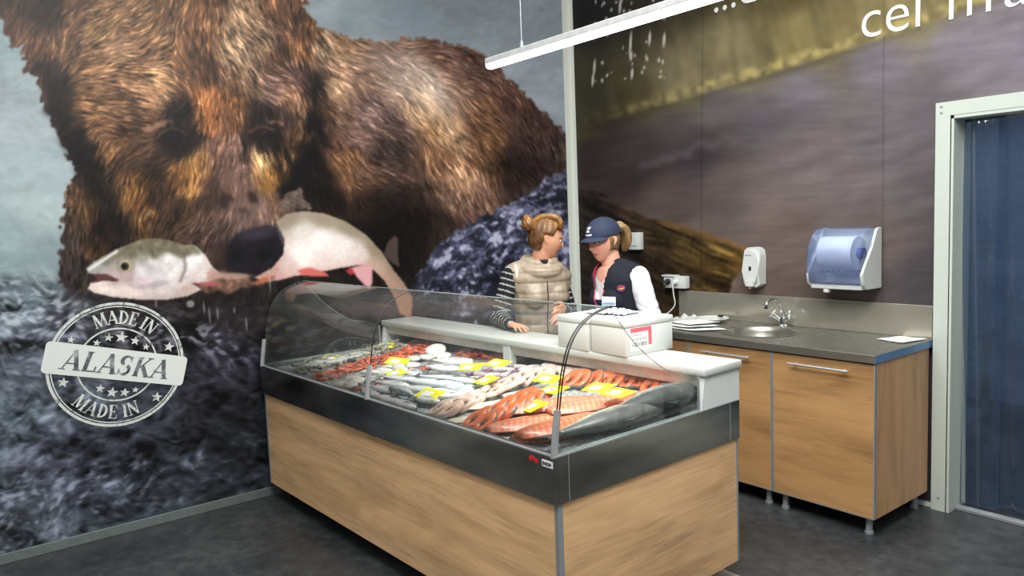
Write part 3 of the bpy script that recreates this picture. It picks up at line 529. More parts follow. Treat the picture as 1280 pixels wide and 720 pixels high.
def flat(bm, pts, x):  # a, b outline on the left wall
    _lay[0] = (_lay[0]+.00001) % .0006
    pts = [(p[0], p[1]) for p in pts]; bm.faces.new([bm.verts.new((x+_lay[0], p[0], p[1])) for p in pts])
SA, SB = -3.345, .915; SROT = math.radians(-15)
stp = thing('wall_print', 'round white worn stamp print reading MADE IN ALASKA on the bear picture', 'sign', (.002, SA, SB)); stp.rotation_euler = (SROT, 0, 0)
for r0, r1 in ((.318, .332), (.306, .312), (.188, .196)):
    bm = B()
    for k in range(96):
        a0, a1 = 2*PI*k/96, 2*PI*(k+1)/96; flat(bm, [(r1*math.cos(a0), r1*math.sin(a0)), (r0*math.cos(a0), r0*math.sin(a0)), (r0*math.cos(a1), r0*math.sin(a1)), (r1*math.cos(a1), r1*math.sin(a1))], 0)
    obj('ring', bm, M['stamp'], stp)
for k, (a, b, r) in enumerate([(-.07, .135, .024), (-.01, .145, .034), (.06, .135, .026), (.12, .11, .02), (-.12, .10, .02), (-.06, -.135, .024), (0, -.15, .03), (.06, -.145, .026), (.11, -.125, .018), (-.235, -.12, .028), (.235, .125, .03), (.225, -.155, .03), (-.24, .1, .02)]): bm = B(); flat(bm, star((a, b), r), 0); obj('star', bm, M['stamp'], stp)
def arc_text(bm, s, rad, h, mid, inward):
    w = [GL[c][0]*h*.98 for c in s]; tot = sum(w); x = -tot/2
    for c, ww in zip(s, w):
        ca = x+ww/2; x += ww; ang = mid-ca/rad if not inward else mid+ca/rad
        for q in GL[c][1]:
            out = []
            for p in q:
                lx, ly = (p[0]*h*.98-ww/2), p[1]*h-h/2
                if not inward: ax = Vector((math.sin(ang), -math.cos(ang))); up = Vector((math.cos(ang), math.sin(ang)))
                else: ax = Vector((-math.sin(ang), math.cos(ang))); up = Vector((-math.cos(ang), -math.sin(ang)))
                cc = Vector((math.cos(ang), math.sin(ang)))*rad; g = cc+ax*lx+up*ly; out.append((g.x, g.y))
            flat(bm, out, .001)
bm = B(); arc_text(bm, 'MADE IN', .252, .072, PI/2+.02, False); obj('lettering', bm, M['stamp'], stp); bm = B(); arc_text(bm, 'MADE IN', .252, .072, -PI/2-.05, True); obj('lettering', bm, M['stamp'], stp)
bm = B(); bw, bh, rr = .345, .082, .022
pts = []
for cx, cy, a0 in ((bw-rr, bh-rr, 0), (-bw+rr, bh-rr, 90), (-bw+rr, -bh+rr, 180), (bw-rr, -bh+rr, 270)):
    for k in range(5): a = math.radians(a0+k*22.5); pts.append((cx+rr*math.cos(a), cy+rr*math.sin(a)))
flat(bm, pts, .002); obj('banner', bm, M['banner'], stp)
bm = B(); h = .105; s = 'ALASKA'; tot = sum(GL[c][0] for c in s)*h*1.12; x = -tot/2
for c in s:
    for q in GL[c][1]: flat(bm, [(x+p[0]*h*1.12+(p[1]-.5)*h*.16, (p[1]-.5)*h) for p in q], .0035)
    x += GL[c][0]*h*1.12
obj('lettering', bm, M['stampd'], stp)
# ---- slogan letters on the dark mural
def text_mesh(name, s, size, mat, parent, loc, rot, ext=.0008, sx=1, shear=0, off=0, align='LEFT'):
    cu = bpy.data.curves.new('t', 'FONT'); cu.body = s; cu.size = size; cu.extrude = ext; cu.shear = shear; cu.offset = off; cu.align_x = align; cu.resolution_u = 6
    o = bpy.data.objects.new('t', cu); COL.objects.link(o); me = ev(o); bpy.data.objects.remove(o)
    r = link(name, me, mat, parent); r.location = loc; r.rotation_euler = rot; r.scale = (sx, 1, 1); return r
slo = thing('wall_lettering', 'white lowercase slogan letters printed high on the dark panel', 'sign', (0, -.004, 0))
LW = plain('white_letter_print', (214, 216, 212), .5, var=.02)
text_mesh('lettering', 'cel', .30, LW, slo, (2.308, 0, 2.508), (PI/2, 0, 0), sx=1.0, off=-.002)
text_mesh('lettering', 'm', .30, LW, slo, (2.745, 0, 2.508), (PI/2, 0, 0), sx=.98, off=-.002)
text_mesh('lettering', 'a', .30, LW, slo, (3.000, 0, 2.508), (PI/2, 0, 0), sx=.98, off=-.002)
text_mesh('lettering', '...d', .30, LW, slo, (1.345, 0, 2.868), (PI/2, 0, 0), sx=.98, off=-.002)
# ================================================================ fish counter (local frame: X along the counter, Y to its back)
DR = .0334; OX, OY = .053, -2.6076; DW, DD = 2.522, 1.075
ZB, ZT, ZS = .641, .805, .978
def W(X, Y, Z=0): return Vector((OX+X*math.cos(DR)-Y*math.sin(DR), OY+X*math.sin(DR)+Y*math.cos(DR), Z))
M['clamp'] = plain('satin_metal_clamp', (196, 200, 200), .25, metal=.6)
ct = thing('fish_counter', 'long refrigerated fish counter with oak panels, dark steel band and curved glass', 'display counter', (OX, OY, 0), DR)
bm = B(); box(bm, .10, .10, .02, DW-.12, DD-.08, .105); obj('plinth', bm, M['plinth'], ct)
for x, y in ((.12, .08), (DW-.14, .08), (.12, DD-.1), (DW-.14, DD-.1)):
    bm = B(); lathe(bm, [(0, 0), (.03, 0), (.03, .012), (.016, .02), (.016, .06), (0, .06)], (x, y, 0), 16); obj('foot', bm, M['black'], ct, True)
bm = B(); box(bm, .02, .014, .098, DW-.028, .032, ZB-.002, .001); obj('front_panel', bm, M['oakx'], ct)
bm = B(); box(bm, DW-.026, .034, .098, DW-.008, DD-.012, ZB-.002, .001); obj('side_panel', bm, M['oaky'], ct)
bm = B(); box(bm, .008, .034, .098, .026, DD-.012, ZB-.002, .001); obj('side_panel', bm, M['oaky'], ct)
bm = B(); box(bm, .02, DD-.03, .098, DW-.028, DD-.012, ZB-.002, .001); obj('back_panel', bm, M['oakx'], ct)
for x, y in ((DW-.026, .012), (.006, .012)):
    bm = B(); box(bm, x, y, .098, x+.02, y+.022, ZB-.002, .002); obj('corner_profile', bm, M['alu'], ct)
bm = B(); box(bm, DW-.02, DD-.016, .098, DW-.006, DD-.004, ZB-.002, .001); obj('corner_profile', bm, M['alu'], ct)
bm = B(); box(bm, DW-.16, DD-.08, .012, DW+.03, DD+.01, .022); obj('foot_plate', bm, M['alu'], ct)
# band: four folded sheets around the well
bm = B(); box(bm, 0, 0, ZB, DW, .012, ZT, .0015); obj('front_band', bm, M['band'], ct)
bm = B(); box(bm, DW-.012, .012, ZB, DW, DD, ZT, .0015); obj('side_band', bm, M['band'], ct)
bm = B(); box(bm, 0, .012, ZB, .012, DD, ZT, .0015); obj('side_band', bm, M['band'], ct)
bm = B(); box(bm, .012, DD-.012, ZB, DW-.012, DD, ZT, .0015); obj('back_band', bm, M['band'], ct)
for y in (.06, DD-.07):
    bm = B(); box(bm, DW-.0005, y, ZB+.002, DW+.0012, y+.0025, ZT-.002); obj('seam', bm, M['alu'], ct)
bm = B()
prism(bm, [(0, 0), (DW, 0), (DW, .03), (0, .03)], lambda p, a: (p[0], p[1], a), ZT, ZT+.004); prism(bm, [(DW-.03, .03), (DW, .03), (DW, DD), (DW-.03, DD)], lambda p, a: (p[0], p[1], a), ZT, ZT+.004)
prism(bm, [(0, .03), (.03, .03), (.03, DD), (0, DD)], lambda p, a: (p[0], p[1], a), ZT, ZT+.004)
obj('rim', bm, M['alu'], ct)
def bedz(Y): return .778+.05*Y
bm = B(); v = [bm.verts.new(p) for p in ((.03, .03, bedz(.03)), (DW-.03, .03, bedz(.03)), (DW-.03, DD-.03, bedz(DD)), (.03, DD-.03, bedz(DD)))]; bm.faces.new(v)
for a, b in ((0, 1), (1, 2), (2, 3), (3, 0)):
    w1 = bm.verts.new((v[a].co.x, v[a].co.y, ZT)); w2 = bm.verts.new((v[b].co.x, v[b].co.y, ZT)); bm.faces.new((v[a], v[b], w2, w1))
obj('well', bm, M['tray'], ct)
# white service shelf
SY0, SY1 = .825, DD+.012
bm = B(); box(bm, -.004, SY0, ZS-.034, DW+.008, SY1, ZS, .007); shelf = obj('service_shelf', bm, M['shelf'], ct, True)
def cheek(x0, x1, name='shelf_support'):
    bm = B(); prism(bm, [(SY0-.012, ZT+.004), (SY1-.01, ZT+.004), (SY1-.01, ZS-.034), (SY0+.012, ZS-.034)], lambda p, a: (a, p[0], p[1]), x0, x1); obj(name, bm, M['white'], ct)
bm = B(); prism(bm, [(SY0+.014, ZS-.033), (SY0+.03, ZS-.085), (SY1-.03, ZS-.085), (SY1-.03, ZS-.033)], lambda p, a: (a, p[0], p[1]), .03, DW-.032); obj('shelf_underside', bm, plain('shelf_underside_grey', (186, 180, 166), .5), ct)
cheek(.0, .026); cheek(DW-.028, DW-.002)
bm = B(); box(bm, 1.245, SY0+.005, ZT-.01, 1.305, SY0+.05, ZS-.034, .004); obj('shelf_post', bm, M['white'], ct)
bm = B(); box(bm, .026, SY1-.02, ZT, DW-.028, SY1-.016, ZS-.034); obj('service_pane', bm, M['glass'], ct)
# curved glass
PROF = [(.012, .80), (.022, .88), (.035, .96), (.047, 1.03), (.062, 1.09), (.082, 1.145), (.108, 1.19), (.145, 1.228), (.19, 1.255), (.24, 1.272), (.295, 1.282)]
def smoothp(P, k=4):
    out = []
    for i in range(len(P)-1):
        p0 = P[max(i-1, 0)]; p1 = P[i]; p2 = P[i+1]; p3 = P[min(i+2, len(P)-1)]
        for j in range(k):
            t_ = j/k; out.append(tuple(.5*((2*p1[q])+(-p0[q]+p2[q])*t_+(2*p0[q]-5*p1[q]+4*p2[q]-p3[q])*t_**2+(-p0[q]+3*p1[q]-3*p2[q]+p3[q])*t_**3) for q in range(len(p1))))
    return out+[P[-1]]
PS = smoothp(PROF)
for x0, x1 in ((.016, 1.248), (1.256, DW-.016)):
    bm = B(); a_ = [bm.verts.new((x0, y, z)) for y, z in PS]; b_ = [bm.verts.new((x1, y, z)) for y, z in PS]
    for i in range(len(PS)-1): bm.faces.new((a_[i], b_[i], b_[i+1], a_[i+1]))
    g = obj('curved_glass', bm, M['glass'], ct, True, 180)
    bm = B(); tube(bm, [(x0, PS[-1][0], PS[-1][1]), (x1, PS[-1][0], PS[-1][1])], .0022, 6); obj('polished_edge', bm, clear('glass_edge', (.75, .86, .82), rough=.1, haze=(190, 205, 200), hz=.35), g)
for x in (.008, DW-.010):
    bm = B(); pr = [(y, z) for y, z in PS]+[(.42, 1.14), (.50, 1.075), (.60, 1.01), (.70, .985), (.79, .965), (.80, .81)]; pr = [(y+.003, z) for y, z in pr]
    bm.faces.new([bm.verts.new((x, y, z)) for y, z in pr]); g = obj('side_glass', bm, M['glass'], ct)
    bm = B(); tube(bm, [(x, y, z) for y, z in smoothp([(.295, 1.282), (.36, 1.205), (.42, 1.14), (.50, 1.075), (.60, 1.01), (.70, .985)])], .0016, 6); obj('polished_edge', bm, bpy.data.materials['glass_edge'], g)
    bm = B(); tube(bm, [(x, .02, ZT+.006), (x, .80, ZT+.006)], .004, 6); obj('edge_channel', bm, bpy.data.materials['glass_edge'], g)
    bm = B(); box(bm, x-.003, .800, ZT, x+.003, .808, ZS-.03); obj('side_stop', bm, M['alu'], ct)
for x, both in ((.014, 0), (1.252, 1), (DW-.014, 1)):
    bm = B(); k = [p for p in PS if p[1] < .965]; tube(bm, [(x, y-.004, z) for y, z in k], .0125, 12); obj('glass_clamp', bm, M['clamp'], ct, True)
    if both:
        for dx in (-.006, .006) if x > 2 else (0,):
            bm = B(); tube(bm, [(x+dx, y, z) for y, z in PS if z > .955], .0028, 6); obj('black_edge_seal', bm, M['rubber'], ct, True)
# stickers near the right front corner
bm = B(); box(bm, DW-.066, -.0012, .766, DW-.012, 0, .789); st_ = obj('maker_sticker', bm, M['paper'], ct)
text_mesh('lettering', 'ENIGM', .0165, M['ink'], st_, (DW-.0635, -.0016, .7715), (PI/2, 0, 0), ext=.0002, sx=.88, off=.0007)
bm = B()
prism(bm, [(DW-.135, .776), (DW-.128, .789), (DW-.111, .791), (DW-.106, .785), (DW-.088, .783), (DW-.084, .772), (DW-.1, .768), (DW-.106, .775), (DW-.118, .776), (DW-.122, .770)], lambda p, a: (p[0], a, p[1]), -.0012, 0); o = obj('red_emblem', bm, M['red'], ct)
# ================================================================ seafood
def loft(rows, n=14, cap=True):
    """rows: (x, cy, cz, ry, rz) elliptical sections along x"""
    bm = B(); rings = []
    for x, cy, cz, ry, rz in rows: rings.append([bm.verts.new((x, cy+ry*math.cos(2*PI*k/n), cz+rz*math.sin(2*PI*k/n))) for k in range(n)])
    for a_, b_ in zip(rings, rings[1:]):
        for k in range(n): bm.faces.new((a_[k], a_[(k+1) % n], b_[(k+1) % n], b_[k]))
    if cap: bm.faces.new(rings[0][::-1]); bm.faces.new(rings[-1])
    return bm
def interp(P, x):
    for a, b in zip(P, P[1:]):
        if x <= b[0]: t_ = (x-a[0])/(b[0]-a[0]); return [a[i]+(b[i]-a[i])*t_ for i in range(1, len(a))]
    return list(P[-1][1:])
EYEW = plain('fish_eye', (196, 190, 160), .15, spec=.8); EYEB = plain('fish_pupil', (10, 10, 12), .1, spec=.9)
def fish(name, L, Hh, Th, back, side, belly, wet=.25, spots=0, tail=1., fin=(70, 76, 80), bend=.0, bb=.5, mat=None):
    """whole fish lying on its side: head at +x, back towards +y, resting on z=0"""
    prof = [(0, .10, .25), (.06, .13, .3), (.16, .22, .5), (.35, .42, .85), (.55, .50, 1), (.7, .48, 1), (.82, .40, .9), (.91, .28, .72), (.97, .15, .45), (1, .03, .12)]
    rows = []
    for i in range(29):
        x = i/28; h, th_ = interp(prof, x); h *= 1; rows.append((x*L-L/2, bend*math.sin(x*PI)*L, Th*.5, h*Hh, th_*Th*.5))
    bm = loft(rows, 18); me = bpy.data.meshes.new(name); bmesh.ops.recalc_face_normals(bm, faces=bm.faces); bm.to_mesh(me); bm.free()
    r_ = np.random.RandomState(int(L*1000)+spots)
    def pf(P):
        xx = (P[:, 0]+L/2)/L; hh = np.interp(xx, [p[0] for p in prof], [p[1] for p in prof])*Hh; s = (P[:, 1]-bend*np.sin(np.clip(xx, 0, 1)*PI)*L)/np.maximum(hh, .001)
        s = s+.08*np.sin(xx*40)*.3; b = np.clip((s-bb+.35)/.35, 0, 1)[:, None]; w_ = np.clip((-.12-s)/.4, 0, 1)[:, None]
        c = np.array(side)*(1-b)+np.array(back)*b; c = c*(1-w_)+np.array(belly)*w_
        c = c*(1+.06*np.sin(s*22)*(1-w_[:, 0]))[:, None]
        c = c*(1+.13*np.sin(P[:, 0]*610+2*np.sin(P[:, 1]*480))*np.sin(P[:, 1]*760+P[:, 0]*210)*(1-w_[:, 0]))[:, None]; g = np.exp(-((xx-.80)/.012)**2)[:, None]*.4; c = c*(1-g)+np.array((60, 50, 50))*g
        return np.clip(c, 0, 255)
    paint(me, pf); o = link(name, me, mat or FM, None, True)
    bm = B(); t0 = -L/2; y0 = 0
    P = [(t0+.03*L, .1*Hh), (t0-.02*L, .2*Hh), (t0-.10*L, .62*Hh*tail), (t0-.135*L, .64*Hh*tail), (t0-.085*L, .02*Hh), (t0-.135*L, -.62*Hh*tail), (t0-.10*L, -.6*Hh*tail), (t0-.02*L, -.2*Hh), (t0+.03*L, -.1*Hh)]
    prism(bm, P, lambda p, a: (p[0], p[1], a), Th*.5-.0025, Th*.5+.0015); finm = plain('fin_'+name, fin, .35, var=.2, sc=80); obj('tail_fin', bm, finm, o)
    bm = B(); prism(bm, [(-.05*L, .46*Hh), (-.02*L, .66*Hh), (.10*L, .50*Hh), (.12*L, .47*Hh)], lambda p, a: (p[0]*1., p[1]+bend*L, a), Th*.5-.0015, Th*.5+.0015); obj('dorsal_fin', bm, finm, o)
    bm = B(); prism(bm, [(.26*L, -.10*Hh), (.15*L, -.28*Hh), (.12*L, -.22*Hh), (.2*L, -.06*Hh)], lambda p, a: (p[0], p[1]+bend*L*.6, a), Th*.96, Th*.99); obj('pectoral_fin', bm, finm, o)
    bm = B(); sphere(bm, (.435*L, .06*Hh+bend*L*.2, Th*.80), (Hh*.062, Hh*.062, Hh*.03), 12, 8); e_ = obj('eye', bm, EYEW, o, True)
    bm = B(); sphere(bm, (.435*L, .06*Hh+bend*L*.2, Th*.80+Hh*.018), (Hh*.034, Hh*.034, Hh*.02), 10, 6); obj('pupil', bm, EYEB, e_, True)
    return o
FM = vcol('wet_fish_skin', rough=.25, spec=.7, nsc=120, namt=.18, bump=.1, coat=.3)
MEAT = vcol('wet_fish_flesh', rough=.33, spec=.5, nsc=90, namt=.14, bump=.15, sss=.12, coat=.15)
def put(o, X, Y, Z, rz=0, rx=0, ry=0, label=None, cat=None, group=None):
    """stand an object on the counter bed; angles in degrees, rz=90 points its +x to the back"""
    o.location = W(X, Y, bedz(Y)+Z); o.rotation_mode = 'XYZ'; o.rotation_euler = (math.radians(rx), math.radians(ry), DR+math.radians(rz))
    return tag(o, label, cat, group)
def putm(o, X, Y, Z, rz, tx=0, ty=0):
    """yaw, then lean about the item's own axes"""
    Mx = Matrix.Translation(W(X, Y, bedz(Y)+Z)) @ Matrix.Rotation(DR+math.radians(rz), 4, 'Z') @ Matrix.Rotation(math.radians(ty), 4, 'Y') @ Matrix.Rotation(math.radians(tx), 4, 'X')
    o.location = Mx.to_translation(); o.rotation_euler = Mx.to_euler(); return o
rnd = random.Random(5)
# --- two big silver salmon along the right edge
s1 = fish('salmon', .60, .150, .09, (112, 118, 114), (206, 208, 202), (252, 250, 244), tail=.5, bb=.30, fin=(84, 88, 86))
put(s1, 2.422, .345, .0, 87, label='whole silver salmon lying nearest the front right corner of the counter', cat='fish', group=None); s1.rotation_euler = (math.radians(-8), 0, DR+math.radians(89)); s1.scale = (.98, -1.05, 1)
s2 = fish('salmon', .60, .150, .092, (74, 80, 78), (116, 122, 120), (218, 218, 212), tail=.5, bb=.10, fin=(60, 70, 74)); tag(s2, 'dark-backed whole salmon behind the first one, ending at the white shelf', 'fish'); s2.location = W(2.420, .66, bedz(.6)+.016); s2.rotation_euler = (0, 0, DR+math.radians(88)); s2.scale = (.80, -1.02, 1.0)
# --- salmon fillets
def fillet(name, L, Wd, T, base, stripe, n=26, skin=None, nstr=16):
    bm = B(); nu, nv = 40, 16; top = []; bot = []
    for i in range(nu+1):
        x = i/nu; w = Wd*.5*(math.sin(min(1, x*2.4+.12)*PI/2)**.6)*(1 if x < .8 else 1-.35*((x-.8)/.2)**1.5)
        ra, rb = [], []
        for j in range(nv+1):
            s = j/nv*2-1; zz = T*(1-abs(s)**2.6)*(.55+.45*math.sin(PI*min(1, x*1.05+.02))**.5)+.0012*mn.noise(Vector((x*20, s*5, L*30)))
            y = s*w; ra.append(bm.verts.new((x*L-L/2, y, max(zz, .002)))); rb.append(bm.verts.new((x*L-L/2, y*.96, 0)))
        top.append(ra); bot.append(rb)
    for R_ in (top, bot):
        for a_, b_ in zip(R_, R_[1:]):
            for k in range(nv): bm.faces.new((a_[k], a_[k+1], b_[k+1], b_[k]) if R_ is top else (a_[k], b_[k], b_[k+1], a_[k+1]))
    for a_, b_, c_, d_ in [(top[i][0], top[i+1][0], bot[i+1][0], bot[i][0]) for i in range(nu)]+[(top[i+1][-1], top[i][-1], bot[i][-1], bot[i+1][-1]) for i in range(nu)]: bm.faces.new((a_, b_, c_, d_))
    for R0, R1, f in ((top[0], bot[0], 1), (top[-1], bot[-1], 0)):
        for k in range(nv): bm.faces.new((R0[k], R1[k], R1[k+1], R0[k+1]))
    me = bpy.data.meshes.new(name); bmesh.ops.recalc_face_normals(bm, faces=bm.faces); bmesh.ops.subdivide_edges(bm, edges=bm.edges, cuts=1, use_grid_fill=True); bm.to_mesh(me); bm.free()
    def pf(P):
        s = np.abs(P[:, 1]/(Wd/2)); x = P[:, 0]/L
        ph = (x*nstr*2+s*3.2)*PI; st = np.clip(np.cos(ph), 0, 1)**3*(s < .92); st = st*.75
        mid = np.exp(-(s/.07)**2)*.5; c = np.array(base)*(1-st[:, None])+np.array(stripe)*st[:, None]; c = c*(1-mid[:, None]*.35)
        e_ = np.clip((s-.8)/.2, 0, 1)[:, None]*.4; c = c*(1-e_)+np.array(stripe)*e_
        return c*(1+.06*np.sin(P[:, 1]*170+x*9))[:, None]
    paint(me, pf); return link(name, me, MEAT, None, True)
ORG = (232, 122, 76); ORS = (244, 190, 156)
f0 = fillet('salmon_fillet', .44, .175, .030, ORG, ORS); f1 = fillet('salmon_fillet', .42, .165, .028, (226, 130, 96), (240, 190, 164)); f2 = fillet('salmon_fillet', .36, .12, .022, (222, 104, 62), (236, 160, 120), nstr=12)
for o, a, lab in ((f0, (2.285, .24, .004, 78), 'bright orange salmon fillet right of the front clamp beside the whole salmon'), (f1, (2.14, .24, .012, 74), 'pale orange striped salmon fillet at the glass left of the front right corner'),
        (dup(f0), (2.30, .20, .030, 84), 'short orange salmon fillet in the front right corner beside the clamp'), (f2, (2.205, .66, .012, 84), 'deep orange salmon fillet at the back under the white shelf')):
    put(o, *a, label=lab, cat='fish fillet', group=None)
for k, (X, Y, Z, rz, lab) in enumerate([(2.05, .40, .030, 72, 'pale salmon fillet half covered by three yellow tags'), (2.19, .52, .03, 80, 'salmon fillet lying behind the rearmost tag of the orange fillets'), (2.30, .70, .03, 82, 'small salmon fillet wedged behind the whole salmon at the back')]):
    o = dup(f1 if k != 2 else f2, label=lab); put(o, X, Y, Z, rz)
# --- salmon steaks with grey skin
def steak(name, R, T, flesh, skin, hole=.22):
    bm = B(); n = 28; prof = []
    for k in range(n):
        a = 2*PI*k/n-PI/2; r = R*(1+.16*math.cos(2*(a-PI/2)))*(1-.18*math.exp(-((a+PI/2)/.25)**2)); prof.append((r*math.cos(a)*.86, r*math.sin(a)))
    inn = []
    for k in range(n):
        a = 2*PI*k/n-PI/2; r = R*hole*(1+.5*math.exp(-((a+PI/2)/.5)**2)); inn.append((r*math.cos(a)*.7, r*math.sin(a)-R*.28))
    def ring(ps, z, s=1): return [bm.verts.new((p[0]*s, p[1]*s, z)) for p in ps]
    a0 = ring(prof, 0, .97); a1 = ring(prof, T*.2); a2 = ring(prof, T*.8); a3 = ring(prof, T, .94)
    mid = [((p[0]*.55+q[0]*.45), (p[1]*.55+q[1]*.45)) for p, q in zip(prof, inn)]; a4 = ring(mid, T*1.06); a5 = ring(inn, T*.85); a6 = ring(inn, 0)
    seq = [a0, a1, a2, a3, a4, a5, a6, a0]
    for p, q in zip(seq, seq[1:]):
        for k in range(n): bm.faces.new((p[k], p[(k+1) % n], q[(k+1) % n], q[k]))
    me = bpy.data.meshes.new(name); bmesh.ops.recalc_face_normals(bm, faces=bm.faces); bm.to_mesh(me); bm.free()
    def pf(P):
        r = np.hypot(P[:, 0]/.86, P[:, 1])/R; c = np.array(flesh)*(1+.10*np.cos(r*26))[:, None]*(1-.35*np.exp(-((np.hypot(P[:, 0], P[:, 1]+R*.28)/R/max(hole, .01)-.9)/.35)**2))[:, None]; k = np.clip((r-.86)/.06, 0, 1)*(P[:, 2] < T*.9); k = k[:, None]; return c*(1-k)+np.array(skin)*k
    paint(me, pf); return link(name, me, MEAT, None, True)
def row_of(o, n, P0, P1, lean, rz, lab, cat, group, z0=.03, jit=.006, first=True, sc=1.):
    wild = 3. if cat == 'fish steak' and 'pale' in lab else 1.
    for k in range(n):
        q = o if (k == 0 and first) else dup(o); t_ = k/max(1, n-1)
        X = P0[0]+(P1[0]-P0[0])*t_+rnd.uniform(-jit, jit); Y = P0[1]+(P1[1]-P0[1])*t_+rnd.uniform(-jit, jit)
        putm(q, X, Y, z0+rnd.uniform(-.003, .003), rz+rnd.uniform(-12, 12)*wild, lean+rnd.uniform(-5, 5)*wild*.7, rnd.uniform(-5, 5)*wild); s_ = sc*rnd.uniform(.9, 1.1); q.scale = (s_, s_, s_)
        tag(q, lab, cat, group)
ss = steak('salmon_steak', .056, .018, (232, 116, 66), (112, 116, 122))
row_of(ss, 7, (2.03, .07), (1.95, .48), 30, -12, 'orange salmon steak with grey skin in the leaning row at the glass', 'fish steak', 'salmon steaks in the front row')
row_of(dup(ss), 6, (1.955, .07), (1.89, .44), 28, -8, 'orange salmon steak with grey skin in the second leaning row', 'fish steak', 'salmon steaks in the second row', z0=.028)
row_of(dup(ss), 8, (1.86, .74), (2.16, .93), 30, 10, 'deep orange salmon steak stacked at the back near the shelf', 'fish steak', 'salmon steaks at the back under the shelf', z0=.035)
row_of(dup(ss), 4, (2.22, .86), (2.42, .93), 25, 12, 'red-orange salmon steak under the right end of the shelf', 'fish steak', 'salmon steaks under the shelf end', z0=.032)
# --- long white fillets
wf = fillet('white_fillet', .36, .10, .014, (226, 222, 204), (238, 236, 224), nstr=5)
for k, (X, Y, Z, rz, lab) in enumerate([(1.92, .14, .004, 68, 'long white fish fillet beside the salmon steaks, nearest the glass'), (1.845, .36, .012, 72, 'long white fish fillet in the middle, left of the yellow tags'), (1.80, .60, .004, 76, 'long white fish fillet reaching towards the back shelf')]):
    o = wf if k == 0 else dup(wf); put(o, X-.03, Y, Z, rz, label=lab, cat='fish fillet')
# --- pale pink steaks
ps = steak('pale_fish_steak', .047, .020, (240, 206, 188), (232, 204, 190), hole=.36)
row_of(ps, 11, (1.78, .06), (1.62, .78), 20, -12, 'pale pink ring-shaped fish steak in the right leaning row', 'fish steak', 'pale fish steaks in the right row', z0=.026)
row_of(dup(ps), 10, (1.70, .06), (1.56, .76), 18, -6, 'pale pink ring-shaped fish steak in the left leaning row', 'fish steak', 'pale fish steaks in the left row', z0=.024)
row_of(dup(ps), 8, (1.62, .80), (1.86, .86), 18, 0, 'pale pink ring-shaped fish steak piled at the back', 'fish steak', 'pale fish steaks at the back', z0=.03)
# --- grey whole fish
bass = fish('sea_bass', .40, .085, .05, (84, 96, 102), (150, 162, 166), (226, 230, 230), fin=(96, 102, 104), bb=.15)
put(bass, 1.36, .26, .0, 18, label='long grey sea bass with its head by the pale steaks, nearest the glass', cat='fish')
o = dup(bass, label='long grey sea bass lying second from the glass'); put(o, 1.30, .33, .012, 20)
o = dup(bass, label='long grey sea bass lying third from the glass, behind the square tag'); put(o, 1.33, .41, .02, 16); o.scale = (.9, .9, .9)
sil = fish('silver_fish', .24, .075, .034, (110, 120, 128), (206, 210, 212), (238, 240, 240), fin=(140, 146, 150), bb=.5)
for k, (X, Y, Z, rz) in enumerate([(1.12, .10, .0, -8), (1.20, .13, .02, 4), (1.16, .20, .024, 12), (1.44, .085, .0, -4), (1.50, .15, .018, 6), (1.36, .13, .03, 176), (1.12, .27, .03, 16), (1.30, .07, .0, 2)]):
    o = sil if k == 0 else dup(sil); put(o, X, Y, Z, rz, label='small silver fish in the loose pile against the front glass', cat='fish', group='small silver fish along the front glass')
mac = fish('mackerel', .26, .05, .032, (92, 122, 124), (164, 186, 184), (220, 228, 224), fin=(96, 108, 112), bb=.3)
for k in range(9):
    o = mac if k == 0 else dup(mac); put(o, 1.50+.012*math.sin(k*2)-k*.018, .26+k*.030, .004+.004*(k % 2), 58+rnd.uniform(-6, 6), label='slim blue-green mackerel in the slanting row beside the pale steaks', cat='fish', group='mackerel in the slanting row')
dor = fish('sea_bream', .25, .135, .045, (120, 124, 130), (214, 214, 216), (240, 240, 240), fin=(120, 110, 110), bb=.45)
put(dor, 1.02, .665, .02, 24, label='deep-bodied silver sea bream with its head to the right', cat='fish')
o = dup(dor, label='silver sea bream half hidden behind the square yellow tag'); put(o, 1.0, .44, .005, -20); o.scale = (.85, .85, .9)
o = dup(dor, label='silver sea bream lying behind the two big sea bass'); put(o, 1.13, .52, .03, 15); o.scale = (.9, .8, .9)
# --- squid with purple tentacles
def squid():
    rows = [(x*.11-.02, 0, .016, r, r*.8) for x, r in ((0, .010), (.08, .017), (.3, .020), (.6, .018), (.85, .010), (1, .002))]
    bm = loft(rows, 12); me = bpy.data.meshes.new('squid'); bmesh.ops.recalc_face_normals(bm, faces=bm.faces); bm.to_mesh(me); bm.free()
    paint(me, lambda P: np.array((216, 204, 208))*(1-.25*np.clip(np.sin(P[:, 0]*190), 0, 1))[:, None]); o = link('squid', me, MEAT, None, True)
    for k in range(6):
        a = (k-2.5)*.3; pts = [(-.02, .008*a, .016)]
        for j in range(1, 6): pts.append((-.02-.012*j, .008*a+.014*a*j*.6+.004*math.sin(j*1.8+k), .014-.001*j+.004*math.sin(j*2+k*2)))
        bm = B(); tube(bm, pts, [.0045, .004, .0035, .003, .002, .0012], 6); obj('tentacle', bm, plain('squid_purple', (120, 84, 104), .35, var=.25, sc=200) if 'squid_purple' not in bpy.data.materials else bpy.data.materials['squid_purple'], o, True)
    bm = B(); prism(bm, [(.05, 0), (.075, .03), (.092, .0), (.075, -.03)], lambda p, a: (p[0], p[1], a), .014, .018); obj('side_fin', bm, MEAT if 0 else plain('squid_fin', (214, 200, 206), .35), o)
    return o
sq = squid()
